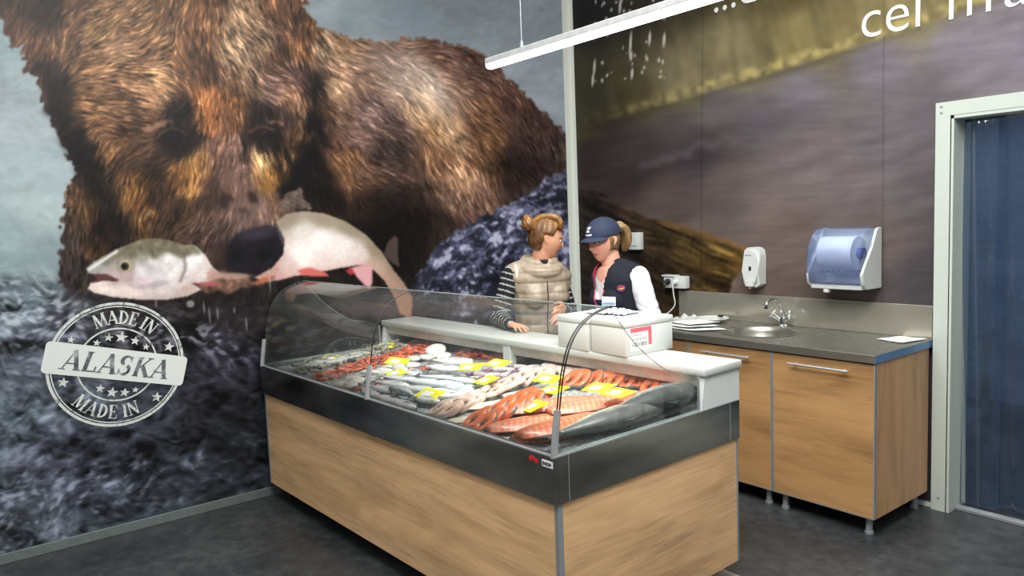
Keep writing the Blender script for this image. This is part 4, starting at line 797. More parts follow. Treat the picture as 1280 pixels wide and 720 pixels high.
for k, (X, Y, Z, rz) in enumerate([(1.42, .50, .02, 30), (1.47, .55, .03, 70), (1.36, .57, .02, 10), (1.50, .62, .02, 100), (1.40, .66, .03, 40), (1.46, .70, .02, 140), (1.53, .72, .03, 60), (1.34, .49, .02, -20), (1.49, .80, .02, 75), (1.42, .78, .02, 20), (1.56, .84, .03, 100)]):
    o = sq if k == 0 else dup(sq); put(o, X, Y, Z, rz, label='small white squid with purple tentacles in the heap behind the mackerel', cat='squid', group='squid in the heap behind the mackerel')
# --- white cuttlefish and clear fillets
def oval(name, a, b, c, col):
    bm = B(); sphere(bm, (0, 0, c*.6), (a, b, c), 24, 12)
    for v in bm.verts:
        v.co.z = max(v.co.z, 0)+.0025*mn.noise(v.co*40)*(v.co.z > .001); v.co.y *= 1+.12*v.co.x/a
    bmesh.ops.remove_doubles(bm, verts=bm.verts, dist=1e-5); me = bpy.data.meshes.new(name); bmesh.ops.recalc_face_normals(bm, faces=bm.faces); bm.to_mesh(me); bm.free()
    paint(me, lambda P: np.array(col)*(1-.12*np.clip(np.abs(P[:, 1])/b-.5, 0, 1)-.05*np.sin(P[:, 0]*260)*.5)[:, None]); return link(name, me, MEAT, None, True)
cu = oval('cuttlefish', .058, .034, .016, (228, 228, 220))
spots = [(.80, .08), (.85, .15), (.78, .19), (.90, .09), (.84, .25), (.74, .29), (.80, .34), (.90, .22), (.72, .39), (.87, .33), (.68, .46), (.77, .45), (.64, .53), (.85, .42), (.73, .55), (.66, .62), (.60, .66), (.70, .68)]
for k, (X, Y) in enumerate(spots):
    o = cu if k == 0 else dup(cu); put(o, X+.04, Y, .004+.014*(k % 2), 20+rnd.uniform(-50, 60), rx=rnd.uniform(-14, 14), label='white cleaned cuttlefish in the row right of the red prawns', cat='cuttlefish', group='cuttlefish in the white row')
for k, (X, Y, Z, rz, lab) in enumerate([(.66, .80, .03, 40, 'large round white cuttlefish standing near the back shelf'), (.80, .74, .02, 10, 'large white cuttlefish lying left of the sea bream')]):
    o = dup(cu, label=lab); o.pop('group', None) if hasattr(o, 'pop') else None; putm(o, X, Y, Z, rz, 35 if k == 0 else 10); o.scale = (1.1, 1.5, 1.1)
    if 'group' in o: del o['group']
of = fillet('small_fillet', .11, .05, .014, (214, 96, 52), (232, 140, 96), nstr=5)
for k, (X, Y, rz) in enumerate([(.97, .06, 60), (1.02, .16, 70), (.98, .25, 80), (1.04, .33, 40), (.90, .50, 80), (.94, .58, 30)]):
    o = of if k == 0 else dup(of); put(o, X, Y, .012, rz, label='small orange fish piece between the cuttlefish and the silver fish', cat='fish piece', group='small orange pieces beside the cuttlefish')
# --- prawns
def prawn(name, col, leg):
    bm = B(); pts = []; rs = []
    for k in range(15):
        t_ = k/14; a = -1.1+2.5*t_; pts.append((.026*math.cos(a)-.012, .026*math.sin(a), .009)); rs.append(.0088*(1-.62*t_)*(1 if k % 2 else .9)*(.55 if k == 0 else 1))
    tube(bm, pts, rs, 10); me = bpy.data.meshes.new(name); bmesh.ops.recalc_face_normals(bm, faces=bm.faces); bm.to_mesh(me); bm.free()
    paint(me, lambda P: np.array(col)*(1-.22*np.clip(np.sin(np.arctan2(P[:, 1], P[:, 0]+.012)*17), 0, 1))[:, None]); o = link(name, me, FM, None, True)
    lm = bpy.data.materials.get('pm_'+name) or plain('pm_'+name, leg, .4); e_ = Vector(pts[-1]); t_ = (Vector(pts[-1])-Vector(pts[-2])).normalized(); s = Vector((-t_.y, t_.x, 0))
    bm = B(); prism(bm, [(0, -.2), (1.0, -.7), (1.2, -.25), (.9, 0), (1.2, .25), (1.0, .7), (0, .2)], lambda p, a: tuple(e_+t_*p[0]*.012+s*p[1]*.012+Vector((0, 0, a))), -.001, .001); obj('tail_fan', bm, lm, o)
    for q in (-1, 1): bm = B(); h = Vector(pts[0]); tube(bm, [h, h+Vector((-.012, -.012, .006*q+.002)), h+Vector((-.035, -.006, .01*q)), h+Vector((-.055, .014, .004))], .0006, 4); obj('feeler', bm, lm, o)
    return o
pr = prawn('red_prawn', (226, 112, 76), (206, 84, 52)); gp = prawn('grey_prawn', (168, 164, 150), (140, 132, 118))
def scatter(o, n, P0, P1, wid, label, cat, group, layers=2, zt=.008):
    for k in range(n):
        q = o if k == 0 and 'label' not in o else dup(o); t_ = (k+.5)/n; X = P0[0]+(P1[0]-P0[0])*t_+rnd.uniform(-wid, wid); Y = P0[1]+(P1[1]-P0[1])*t_+rnd.uniform(-.02, .02)
        put(q, X, min(max(Y, .045), DD-.06), .002+(k % layers)*zt, rnd.uniform(0, 360), rnd.uniform(-25, 25), rnd.uniform(-15, 15)); tag(q, label, cat, group); s_ = rnd.uniform(1.15, 1.55); q.scale = (s_,)*3
scatter(pr, 84, (.62, .06), (.44, .92), .06, 'curled orange-red prawn in the long row left of the cuttlefish', 'prawn', 'red prawns in the long row', 3)
scatter(gp, 70, (.34, .07), (.24, .84), .13, 'curled grey raw prawn in the pile at the left end', 'prawn', 'grey prawns at the left end', 3)
scatter(dup(pr), 26, (.80, .88), (1.22, .97), .03, 'orange-red prawn under the shelf left of its middle post', 'prawn', 'red prawns under the shelf', 2)
wsh = oval('pale_fillet', .05, .026, .012, (206, 208, 200))
for k in range(9):
    o = wsh if k == 0 else dup(wsh); put(o, .32+rnd.uniform(-.04, .04), .16+k*.045, .026, rnd.uniform(30, 120), rx=rnd.uniform(-12, 12), label='pale translucent fillet resting on the grey prawns', cat='fish fillet', group='pale fillets on the grey prawns')
for k in range(10):
    o = dup(gp); put(o, 1.62+k*.025, .93+rnd.uniform(-.03, .03), .01, rnd.uniform(0, 360)); tag(o, 'small dark grey prawn at the back right of the shelf post', 'prawn', 'grey prawns behind the shelf post'); o.scale = (1.3,)*3
# --- crushed ice spread under everything
bm = B(); nx, ny = 150, 64; g = [[bm.verts.new((.04+(DW-.08)*i/nx, .035+(DD-.07)*j/ny, bedz(.035+(DD-.07)*j/ny)+.004+.006*mn.noise(Vector((i*.9, j*.9, 0)))+.004*mn.noise(Vector((i*.25, j*.25, 3))))) for i in range(nx+1)] for j in range(ny+1)]
for a_, b_ in zip(g, g[1:]):
    for i in range(nx): bm.faces.new((a_[i], a_[i+1], b_[i+1], b_[i]))
ice = obj('crushed_ice', bm, plain('crushed_ice', (150, 156, 154), .25, var=.2, sc=70), None); ice.location = (OX, OY, 0); ice.rotation_euler = (0, 0, DR); tag(ice, 'layer of crushed ice under the seafood in the counter', 'ice', kind='stuff')
# --- yellow price tags
bm = B(); box(bm, -.064, -.045, 0, .064, .045, .0016); tg = obj('price_tag', bm, M['yellow'])
bm = B(); box(bm, -.042, -.026, .0016, .014, .018, .0022); obj('white_label', bm, M['paper'], tg)
bm = B()
obj('white_label', bm, M['paper'], tg) if False else bm.free()
TG = [(.19, .37, .03, 20, 0, 'yellow price tag lying on the grey prawns, leftmost in the counter'), (.18, .75, .03, 30, 0, 'yellow price tag at the back left under the shelf end'), (.72, .50, .045, 30, 0, 'yellow price tag on the cuttlefish behind the middle clamp'), (1.03, .30, .06, -18, 0, 'large yellow price tag in front of the sea bream, right of the middle clamp'), (1.53, .17, .06, 10, 0, 'yellow price tag on the sea bass heads near the glass'), (1.26, .60, .06, 35, 0, 'yellow price tag right of the sea bream head'), (1.36, .70, .07, 5, 0, 'yellow price tag nearest the middle post of the shelf'), (1.57, .46, .065, -12, 0, 'yellow price tag on the pale ring steaks'), (1.80, .64, .065, 10, 0, 'yellow price tag, rearmost of the three by the tall glass joint'), (1.97, .51, .068, 0, 0, 'yellow price tag, middle of the three by the right glass edge'), (2.08, .30, .065, -18, 0, 'yellow price tag directly behind the right glass clamp'), (2.12, .64, .07, 0, 0, 'yellow price tag on the salmon fillets at the back'), (2.33, .53, .105, -8, 0, 'yellow price tag lying on the whole salmon')]
for k, (X, Y, Z, rz, ty, lab) in enumerate(TG):
    o = tg if k == 0 else dup(tg); putm(o, X, Y, Z-.006, rz, rnd.uniform(8, 18), rnd.uniform(-6, 6)); tag(o, lab, 'price tag', 'yellow price tags in the counter')
# keep every piece inside the glass
bpy.context.view_layer.update()
for o in [q for q in COL.objects if q.parent is None and q.get('category') in ('fish', 'fish fillet', 'fish steak', 'prawn', 'squid', 'cuttlefish', 'fish piece')]:
    xs, ys = [], []
    for q in [o]+list(o.children):
        for cnr in q.bound_box:
            w_ = q.matrix_world @ Vector(cnr); dx, dy = w_.x-OX, w_.y-OY; xs.append(dx*math.cos(DR)+dy*math.sin(DR)); ys.append(-dx*math.sin(DR)+dy*math.cos(DR))
    sx = 0 if o.name.startswith('salmon') and o['category'] == 'fish' else max(0, .036-min(xs))-max(0, max(xs)-(DW-.036)); sy = max(0, .036-min(ys))-max(0, max(ys)-(DD-.036)); o.location += Vector((sx*math.cos(DR)-sy*math.sin(DR), sx*math.sin(DR)+sy*math.cos(DR), 0))
# --- two foam boxes on the shelf
def foam(name, X, Y, w, d, h, rz, label, sticker=False):
    t_ = thing(name, label, 'box', W(X, Y, ZS), DR+math.radians(rz))
    bm = B(); box(bm, 0, 0, 0, w, d, h-.03, .006); obj('foam_body', bm, M['foam'], t_, True); bm = B(); box(bm, -.003, -.003, h-.030, w+.003, d+.003, h, .007); obj('lid', bm, M['foam'], t_, True)
    if sticker:
        bm = B(); box(bm, w+.0005, .03, .022, w+.0015, .165, .125); s_ = obj('shipping_label', bm, M['paper'], t_)
        bm = B(); x = w+.0016
        def q(y0, z0, y1, z1): bm.faces.new([bm.verts.new(p) for p in ((x, y0, z0), (x, y1, z0), (x, y1, z1), (x, y0, z1))])
        q(.03, .105, .165, .125); obj('pink_stripe', bm, M['pink'], s_); bm = B(); q(.143, .04, .165, .105); q(.03, .09, .1, .093); obj('pink_stripe', bm, M['pink'], s_)
        bm = B(); yy = .04
        while yy < .132:
            w_ = rnd.choice((.0015, .003, .0045)); q(yy, .040, yy+w_, .060); yy += w_+rnd.choice((.0015, .003))
        obj('barcode', bm, M['ink'], s_); bm = B(); yy = .04
        while yy < .128:
            w_ = rnd.choice((.0015, .003)); q(yy, .066, yy+w_, .080); yy += w_+rnd.choice((.002, .0035))
        obj('barcode', bm, M['ink'], s_)
    return t_
foam('foam_box', 1.672, .832, .212, .30, .158, -3, 'white foam box on the shelf, left of the labelled one')
foam('foam_box', 1.900, .828, .222, .31, .160, -3, 'white foam box with a pink and black shipping label on its side', True)
bm = B()
for k in range(26):
    a = 2*PI*k/26
nx = 26; g = [[bm.verts.new((i/nx*.24, j/12*.15, .010+.020*abs(mn.noise(Vector((i*.35, j*.45, 1)))))) for i in range(nx+1)] for j in range(13)]
for a_, b_ in zip(g, g[1:]):
    for i in range(nx): bm.faces.new((a_[i], a_[i+1], b_[i+1], b_[i]))
pl = obj('plastic_bag', bm, plain('crumpled_plastic', (236, 240, 238), .25), None, True, 180); pl.location = W(1.76, .92, ZS+.155); pl.rotation_euler = (0, 0, DR+.1); tag(pl, 'crumpled white plastic bag lying on top of the foam boxes', 'bag')
# ================================================================ sink unit
KX0, KX1, KD, KZ, KC = 1.0523, 2.7137, .632, .90, .042
FY = -KD+.012
for i in range(3):
    x1 = KX1-.004-i*.5541; x0 = x1-.5541
    c = thing('base_cabinet', ['oak-look base cabinet at the right end of the sink unit, side panel showing', 'oak-look base cabinet under the sink, left of the end cabinet', 'oak-look base cabinet farthest left under the steel worktop, mostly hidden'][i], 'cabinet', (x0, 0, 0)); w_ = x1-x0
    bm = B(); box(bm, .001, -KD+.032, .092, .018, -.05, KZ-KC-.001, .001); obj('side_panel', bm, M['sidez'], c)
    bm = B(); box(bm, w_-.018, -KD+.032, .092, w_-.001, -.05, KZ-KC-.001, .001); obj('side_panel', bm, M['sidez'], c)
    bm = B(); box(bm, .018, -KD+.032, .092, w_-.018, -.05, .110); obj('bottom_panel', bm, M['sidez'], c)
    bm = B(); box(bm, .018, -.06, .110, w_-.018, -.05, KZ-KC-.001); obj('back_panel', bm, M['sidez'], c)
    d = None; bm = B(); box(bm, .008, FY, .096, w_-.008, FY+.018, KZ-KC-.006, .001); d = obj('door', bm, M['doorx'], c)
    for a, b in ((.0015, .0078), (w_-.0078, w_-.0015)): bm = B(); box(bm, a, FY-.001, .093, b, FY+.018, KZ-KC-.003); obj('edge_profile', bm, M['alu'], d)
    bm = B(); box(bm, .008, FY-.001, .0925, w_-.008, FY+.018, .0955); obj('edge_profile', bm, M['alu'], d)
    hx0, hx1, hz = .115, .435, .810; bm = B(); tube(bm, [(hx0, FY-.032, hz), (hx1, FY-.032, hz)], .006, 12)
    for hx in (hx0+.03, hx1-.03): tube(bm, [(hx, FY-.03, hz), (hx, FY+.001, hz)], .004, 8)
    obj('bar_handle', bm, M['clamp'], d, True)
    for lx in (.05, w_-.05):
        for ly in (-KD+.06, -.09):
            bm = B(); lathe(bm, [(0, 0), (.021, 0), (.021, .014), (.016, .016), (.016, .086), (.022, .092), (0, .092)], (lx, ly, 0), 18); obj('leg', bm, M['alu'], c, True)
# worktop with a round basin
bm = B(); box(bm, KX0-.01, -KD, KZ-KC, KX1, -.0015, KZ, .003)
me = bpy.data.meshes.new('worktop'); bm.to_mesh(me); bm.free(); wt = bpy.data.objects.new('tmp', me); COL.objects.link(wt)
bm = B(); BX, BY, BR = 1.885, -.318, .205; bmesh.ops.create_cone(bm, cap_ends=True, segments=64, radius1=BR, radius2=BR, depth=.3, matrix=Matrix.Translation((BX, BY, KZ))); mc = bpy.data.meshes.new('c'); bm.to_mesh(mc); bm.free(); cut = bpy.data.objects.new('tmpc', mc); COL.objects.link(cut)
md = wt.modifiers.new('b', 'BOOLEAN'); md.operation = 'DIFFERENCE'; md.object = cut; md.solver = 'EXACT'; mw = ev(wt); bpy.data.objects.remove(wt); bpy.data.objects.remove(cut)
wk = link('steel_worktop', mw, M['ssteel'], None, False); tag(wk, 'stainless steel worktop with round basin and upstand along the dark wall', 'worktop')
bm = B(); box(bm, KX0-.01, -.0155, KZ+.0005, KX1, -.0015, KZ+.174, .002); box(bm, KX1-.003, -.03, KZ-.02, KX1+.001, -.0015, KZ+.174); obj('upstand', bm, steel('upstand_steel', (178, 174, 160), .2, (1, 1, 1), var=.02, metal=.6), wk)
bm = B(); lathe(bm, [(BR+.022, .0012), (BR+.018, .004), (BR+.004, .003), (BR-.004, -.004), (BR-.012, -.03), (BR-.03, -.12), (BR-.07, -.150), (.045, -.158), (.04, -.162), (0, -.162)], (BX, BY, KZ), 64); bs = obj('basin', bm, M['ssteel'], wk, True, 180)
bm = B(); lathe(bm, [(0, .002), (.03, .002), (.038, .004), (.042, 0)], (BX, BY, KZ-.160), 24); dn = obj('drain', bm, M['chrome'], bs, True)
bm = B(); box(bm, KX1-.0005, -KD+.003, KZ-KC+.002, KX1+.0012, -.003, KZ-.002); obj('end_cap', bm, plain('blue_protective_film', (84, 122, 158), .35), wk)
# mixer tap
fx, fy = 1.876, -.068
tp = thing('mixer_tap', 'chrome two-handle mixer tap with a curved spout behind the basin', 'tap', (fx, fy, KZ))
bm = B(); lathe(bm, [(0, .0), (.026, .0), (.027, .006), (.02, .012), (.018, .05), (.015, .062), (0, .064)], (0, 0, 0), 24); obj('tap_body', bm, M['chrome'], tp, True)
bm = B(); tube(bm, smoothp([(0, 0, .05), (0, -.005, .09), (.0, -.03, .135), (.0, -.075, .168), (-.0, -.13, .172), (-.0, -.165, .155), (0, -.17, .135)], 4), .009, 14); obj('spout', bm, M['chrome'], tp, True)
bm = B(); tube(bm, [(0, -.17, .136), (0, -.17, .124)], .012, 14); obj('spout_nozzle', bm, M['chrome'], tp, True)
for s in (-1, 1):
    bm = B(); tube(bm, [(s*.010, 0, .035), (s*.035, -.012, .052), (s*.052, -.018, .066)], [.011, .012, .015], 14); h_ = obj('handle_stem', bm, M['chrome'], tp, True)
    c_ = Vector((s*.058, -.021, .072)); ax = Vector((s*.6, -.25, .5)).normalized(); a = ax.orthogonal().normalized(); b = ax.cross(a); bm = B()
    for q in (a, b, -a, -b): tube(bm, [c_, c_+q*.022, c_+q*.030], [.005, .0055, .008], 10)
    sphere(bm, c_, .010, 12, 8); obj('cross_handle', bm, M['chrome'], h_, True)
# soap dispenser
sd = thing('soap_dispenser', 'white upright soap dispenser fixed to the dark wall above the sink', 'dispenser', (1.664, -.004, 1.127))
bm = B(); P = [(-.056, .02), (-.058, .1), (-.060, .19), (-.052, .232), (-.03, .247), (0, .25), (.03, .247), (.052, .232), (.060, .19), (.058, .1), (.056, .02), (.03, .0), (-.03, .0)]
v = prism(bm, P, lambda p, a: (p[0], -a, p[1]), 0, .085); bmesh.ops.bevel(bm, geom=[e for e in bm.edges if all(abs(q.co.y+.085) < 1e-4 for q in e.verts)], offset=.022, segments=4, affect='EDGES'); obj('cover', bm, M['white'], sd, True, 50)
bm = B(); box(bm, -.007, -.0875, .105, .009, -.084, .132, .003); obj('level_window', bm, M['black'], sd)
bm = B(); prism(bm, [(-.03, .045), (.03, .045), (.026, .008), (-.026, .008)], lambda p, a: (p[0], -a, p[1]), .070, .094); obj('push_lever', bm, M['white'], sd)
bm = B(); tube(bm, [(-.01, -.07, .006), (-.01, -.07, -.008)], .008, 10); obj('nozzle', bm, M['white'], sd, True)
bm = B(); box(bm, -.035, -.0868, .198, .012, -.0855, .204); obj('grey_print', bm, plain('grey_print', (150, 154, 158), .5), sd)
# towel dispenser
td = thing('towel_dispenser', 'white paper towel dispenser with a clear blue cover showing the roll', 'dispenser', (2.118, -.004, 1.155)); TW = .322
bm = B(); box(bm, .008, -.035, .0, TW-.008, 0, .325, .006); obj('back_plate', bm, M['white'], td)
cheekP = [(0, .0), (.16, .002), (.205, .03), (.215, .085), (.19, .115), (.10, .225), (.055, .325), (.03, .333), (0, .333)]
for x in (0, TW-.016): bm = B(); prism(bm, cheekP, lambda p, a: (a, -p[0], p[1]), x, x+.016); bmesh.ops.bevel(bm, geom=list(bm.edges), offset=.004, segments=2, affect='EDGES'); obj('side_cheek', bm, M['white'], td, True, 50)
bm = B(); tube(bm, [(.05, -.105, .195), (TW-.075, -.105, .195)], .092, 36); rl = obj('paper_roll', bm, M['paper'], td, True)
bm = B(); tube(bm, [(TW-.0748, -.105, .195), (TW-.045, -.105, .195)], .03, 20); obj('roll_core', bm, plain('blue_core', (74, 84, 150), .5), rl, True)
covP = [(.205, .035), (.213, .09), (.208, .17), (.195, .23), (.165, .285), (.12, .320), (.07, .334), (.03, .335)]
BC = clear('clear_blue_cover', (.80, .85, .97), rough=.04, haze=(128, 146, 200), hz=.20); cs = smoothp(covP, 3)
bm = B(); a_ = [bm.verts.new((.004, -y, z)) for y, z in cs]; b_ = [bm.verts.new((TW-.018, -y, z)) for y, z in cs]
for i in range(len(cs)-1): bm.faces.new((a_[i], b_[i], b_[i+1], a_[i+1]))
cv = obj('clear_cover', bm, BC, td, True, 180)
for x in (.004, TW-.018): bm = B(); bm.faces.new([bm.verts.new((x, -y, z)) for y, z in cs+[(.0, .335), (0, .035)]]); obj('cover_side', bm, BC, cv)
bm = B(); box(bm, .02, -.212, .085, TW-.02, -.210, .088); obj('cover_rib', bm, BC, cv)
bm = B(); box(bm, .012, -.19, .0, TW-.016, -.03, .03, .008); obj('bottom_tray', bm, plain('tray_plastic', (206, 212, 214), .35), td, True)
bm = B(); box(bm, .085, -.185, -.022, .115, -.155, .002, .006); obj('release_lever', bm, M['white'], td, True)
bm = B()
for k in range(5): box(bm, .06+k*.032, -.196, .088, .078+k*.032, -.150, .104, .004)
obj('feed_rollers', bm, plain('feed_roller_grey', (120, 126, 130), .5), td)
# sockets and cables
sk = thing('socket_box', 'white socket box with two plugs above the upstand beside the woman in the cap', 'socket', (.945, -.002, 1.09))
bm = B(); box(bm, 0, -.055, 0, .185, 0, .084, .005); obj('housing', bm, M['white'], sk, True); bm = B(); box(bm, -.012, -.062, .078, .10, 0, .09, .003); obj('flap', bm, M['white'], sk)
for x, m_, nm in ((.045, 'black', 'black plug'), (.115, 'white', 'white plug')):
    bm = B(); lathe(bm, [(0, 0), (.019, 0), (.019, .018), (.012, .035), (.006, .04), (0, .04)], (0, 0, 0), 16, Matrix.Translation((x, -.055, .045)) @ Matrix.Rotation(PI/2, 4, 'X')); tag(obj('plug', bm, M[m_], sk, True), nm)
    bm = B(); s_ = -1 if m_ == 'black' else 1
    tube(bm, smoothp([(x, -.09, .045), (x+.004, -.10, .02), (x+.01*s_, -.10, -.04), (x-.01+.02*s_, -.09, -.11), (x-.05+.01*s_, -.11, -.17), (x-.09, -.13, -.186)], 4), .0045, 8); tag(obj('cable', bm, M[m_], sk, True), nm.replace('plug', 'cable'))
bx = thing('socket_box', 'white wall socket partly hidden behind the ponytail', 'socket', (.615, -.002, 1.352)); bm = B(); box(bm, 0, -.05, 0, .105, 0, .125, .005); obj('housing', bm, M['white'], bx, True)
bm = B(); box(bm, .02, -.055, .03, .085, -.05, .095, .003); obj('cover_flap', bm, M['white'], bx)
# papers, plate, bag on the worktop
def sheet(name, pts, z, mat, lab, cat, curl=.004):
    bm = B(); a, b, c, d = [Vector((*p, 0)) for p in pts]; n = 10; g = []
    for i in range(n+1):
        r_ = []
        for j in range(n+1):
            u, v = i/n, j/n; p = (a*(1-u)+b*u)*(1-v)+(d*(1-u)+c*u)*v; r_.append(bm.verts.new((p.x, p.y, z+curl*(u*u*.6+abs(mn.noise(Vector((u*2, v*2, z*50)))) ))))
        g.append(r_)
    for A_, B_ in zip(g, g[1:]):
        for j in range(n): bm.faces.new((A_[j], B_[j], B_[j+1], A_[j+1]))
    o = obj(name, bm, mat, None, True, 180); return tag(o, lab, cat)
sheet('paper_sheet', [(2.50, -.19), (2.66, -.24), (2.70, -.05), (2.56, -.02)], KZ+.0015, M['paper'], 'white paper sheet lying at the right end of the worktop', 'paper', .006)
for k, q in enumerate([[(1.32, -.52), (1.60, -.56), (1.72, -.40), (1.42, -.30)], [(1.25, -.50), (1.56, -.54), (1.64, -.36), (1.36, -.26)], [(1.28, -.44), (1.52, -.50), (1.60, -.30), (1.40, -.24)]]):
    sheet('paper_sheet', q, KZ+.002+k*.011, M['paper'], ['white paper sheet at the bottom of the stack left of the basin', 'white paper sheet in the middle of the stack left of the basin', 'white paper sheet on top of the stack left of the basin'][k], 'paper', .008)
bm = B(); lathe(bm, [(0, .004), (.05, .004), (.085, .018), (.105, .026), (.107, .023), (.088, .012), (.05, 0), (0, 0)], (1.42, -.15, KZ+.001), 36); o = obj('white_dish', bm, M['white'], None, True); tag(o, 'shallow white dish standing against the upstand left of the tap', 'dish')
bm = B(); g = [[bm.verts.new((1.15+i*.012, -.26+j*.012, KZ+.002+.05*abs(mn.noise(Vector((i*.3, j*.3, 7))))*(1-((i-8)/9)**2)*(1-((j-8)/9)**2)+.002)) for i in range(17)] for j in range(17)]
for A_, B_ in zip(g, g[1:]):
    for j in range(16): bm.faces.new((A_[j], A_[j+1], B_[j+1], B_[j]))
o = obj('plastic_bag', bm, plain('clear_crumpled_bag', (206, 210, 206), .2), None, True, 180); tag(o, 'crumpled plastic bag on the worktop below the two-plug socket', 'bag')
bm = B(); box(bm, 1.44, -.118, KZ+.0275, 1.47, -.095, KZ+.04, .003); o = obj('bottle_cap', bm, M['black']); tag(o, 'tiny black cap lying on the rim of the white dish', 'cap')
# ================================================================ people
SKIN = vcol('skin', rough=.5, spec=.35, nsc=70, namt=.07, sss=.18)
def hull(bm, A, Bn):
    """convex skin round two ellipsoids given as (centre, (rx,ry,rz), 3x3 axes)"""
    pts = []
    for c, r, ax in (A, Bn):
        c = Vector(c)
        for i in range(9):
            th = PI*i/8
            for j in range(14 if 0 < i < 8 else 1):
                ph = 2*PI*j/14; d = Vector((math.sin(th)*math.cos(ph)*r[0], math.sin(th)*math.sin(ph)*r[1], math.cos(th)*r[2])); pts.append(bm.verts.new(c+ax @ d))
    res = bmesh.ops.convex_hull(bm, input=pts, use_existing_faces=False)
    junk = [g for g in res['geom_interior'] if isinstance(g, bmesh.types.BMVert)]+[g for g in res['geom_unused'] if isinstance(g, bmesh.types.BMVert)]
    bmesh.ops.delete(bm, geom=list(set(junk)), context='VERTS')
I3 = Matrix.Identity(3)
def cap(bm, a, ra, b, rb): hull(bm, (a, (ra,)*3, I3), (b, (rb,)*3, I3))
def chain(bm, P, R):
    for i in range(len(P)-1): cap(bm, P[i], R[i], P[i+1], R[i+1])
def frame(yaw, pitch=0, roll=0):
    """columns: right, forward, up; yaw turns forward from +y towards -x, pitch<0 looks down"""
    return (Matrix.Rotation(yaw, 3, 'Z') @ Matrix.Rotation(pitch, 3, 'X') @ Matrix.Rotation(roll, 3, 'Y'))
def head_shape(bm, c, F, s=1.):
    """head centred between the ears, half height .115; x right, y forward, z up"""
    nu, nv = 56, 40; rows = []
    for i in range(nv+1):
        th = PI*i/nv; row = []
        for j in range(nu if 0 < i < nv else 1):
            ph = 2*PI*j/nu; d = Vector((math.sin(th)*math.cos(ph), math.sin(th)*math.sin(ph), math.cos(th)))
            x, y, z = d.x*.074, d.y*.094, d.z*.115
            if z < 0:
                t_ = -z/.115; x *= 1-.34*t_**1.5; y = y*(1-.20*t_) + (.016*t_ if y > 0 else .012*t_)
                if d.y < -.2: y *= 1-.25*t_
            if d.y > .1:
                f = min(1, (d.y-.1)/.35); g = lambda cx, cz, sx, sz: math.exp(-((x-cx)/sx)**2-((z-cz)/sz)**2)
                y += f*(.020*g(0, -.026, .0115, .012)+.012*g(0, -.006, .009, .022)-.009*g(.030, .006, .016, .012)-.009*g(-.030, .006, .016, .012)+.005*g(0, .026, .05, .010)+.007*g(0, -.052, .02, .007)+.006*g(0, -.066, .017, .006)-.004*g(0, -.059, .018, .003)+.009*g(0, -.092, .024, .016)+.004*g(.042, -.022, .016, .018)+.004*g(-.042, -.022, .016, .018))
            row.append(bm.verts.new(Vector(c)+F @ (Vector((x, y, z))*s)))
        rows.append(row)
    for a_, b_ in zip(rows, rows[1:]):
        for k in range(nu):
            q = ([a_[0]] if len(a_) == 1 else [a_[k], a_[(k+1) % nu]])+([b_[0]] if len(b_) == 1 else [b_[(k+1) % nu], b_[k]]); bm.faces.new(q)
    for sx in (-1, 1):
        for q0, r0, q1, r1 in (((.072, -.012, .022), .007, (.080, -.026, .012), .007), ((.080, -.026, .012), .007, (.076, -.020, -.012), .006), ((.072, -.008, .018), .006, (.072, -.008, -.022), .005)):
            cap(bm, Vector(c)+F @ (Vector((q0[0]*sx, q0[1], q0[2]))*s), r0, Vector(c)+F @ (Vector((q1[0]*sx, q1[1], q1[2]))*s), r1)
def hand_shape(bm, wrist, d, pn, side, curl=.35, spread=.12, s=1.):
    """d: finger direction, pn: palm normal (the palm side), side: towards the thumb"""
    d, pn, side = Vector(d).normalized(), Vector(pn).normalized(), Vector(side).normalized(); w_ = Vector(wrist)
    ax = Matrix((side, d, -pn)).transposed(); hull(bm, (w_+d*.012, (.024*s, .016*s, .015*s), ax), (w_+d*.072*s, (.038*s, .014*s, .012*s), ax))
    tips = []
    for k, (off, L) in enumerate(((.030, .070), (.010, .078), (-.011, .072), (-.031, .056))):
        L *= s; p = w_+d*(.078-.004*abs(k-1))*s+side*off*s; dd = (d+side*(1.3-k)*spread).normalized(); r = (.0088, .009, .0085, .0075)[k]*s; a = curl*.5
        P = [p-d*.02]; R = [r]; P.append(p); R.append(r)
        for j, f in enumerate((.45, .32, .23)):
            v_ = dd*math.cos(a)+pn*math.sin(a); p = p+v_*L*f; P.append(p); R.append(r*(1-.09*(j+1))); a += curl*(1.+.15*k)
        chain(bm, P, R)
    t0 = w_+d*.022*s+side*.022*s+pn*.004; t1 = t0+(d*.7+side*.75+pn*.25).normalized()*.036*s; t2 = t1+(d*.9+side*.3+pn*.35).normalized()*.03*s; t3 = t2+(d*1.+side*.0+pn*.4).normalized()*.022*s
    chain(bm, [t0, t1, t2, t3], [.013*s, .0105*s, .0095*s, .008*s])
def torso_nodes(J, TF, g=0.):
    """(centre, radii) list from hips to shoulders, grown by g"""
    c = J['pelvis']; n = J['neck']; up = (n-c); fw_ = TF @ Vector((0, 1, 0))
    L = [(0.0, (.165, .115, .10)), (.30, (.140, .098, .09)), (.62, (.150, .108, .10)), (.86, (.168, .092, .065)), (.94, (.125, .075, .05))]
    return [(c+up*t_+fw_*(.008 if t_ > .5 else 0), tuple(q+g for q in r), TF) for t_, r in L]
def arms(J): return {k: [J[k+'sh'], J[k+'el'], J[k+'wr']] for k in ('R', 'L')}
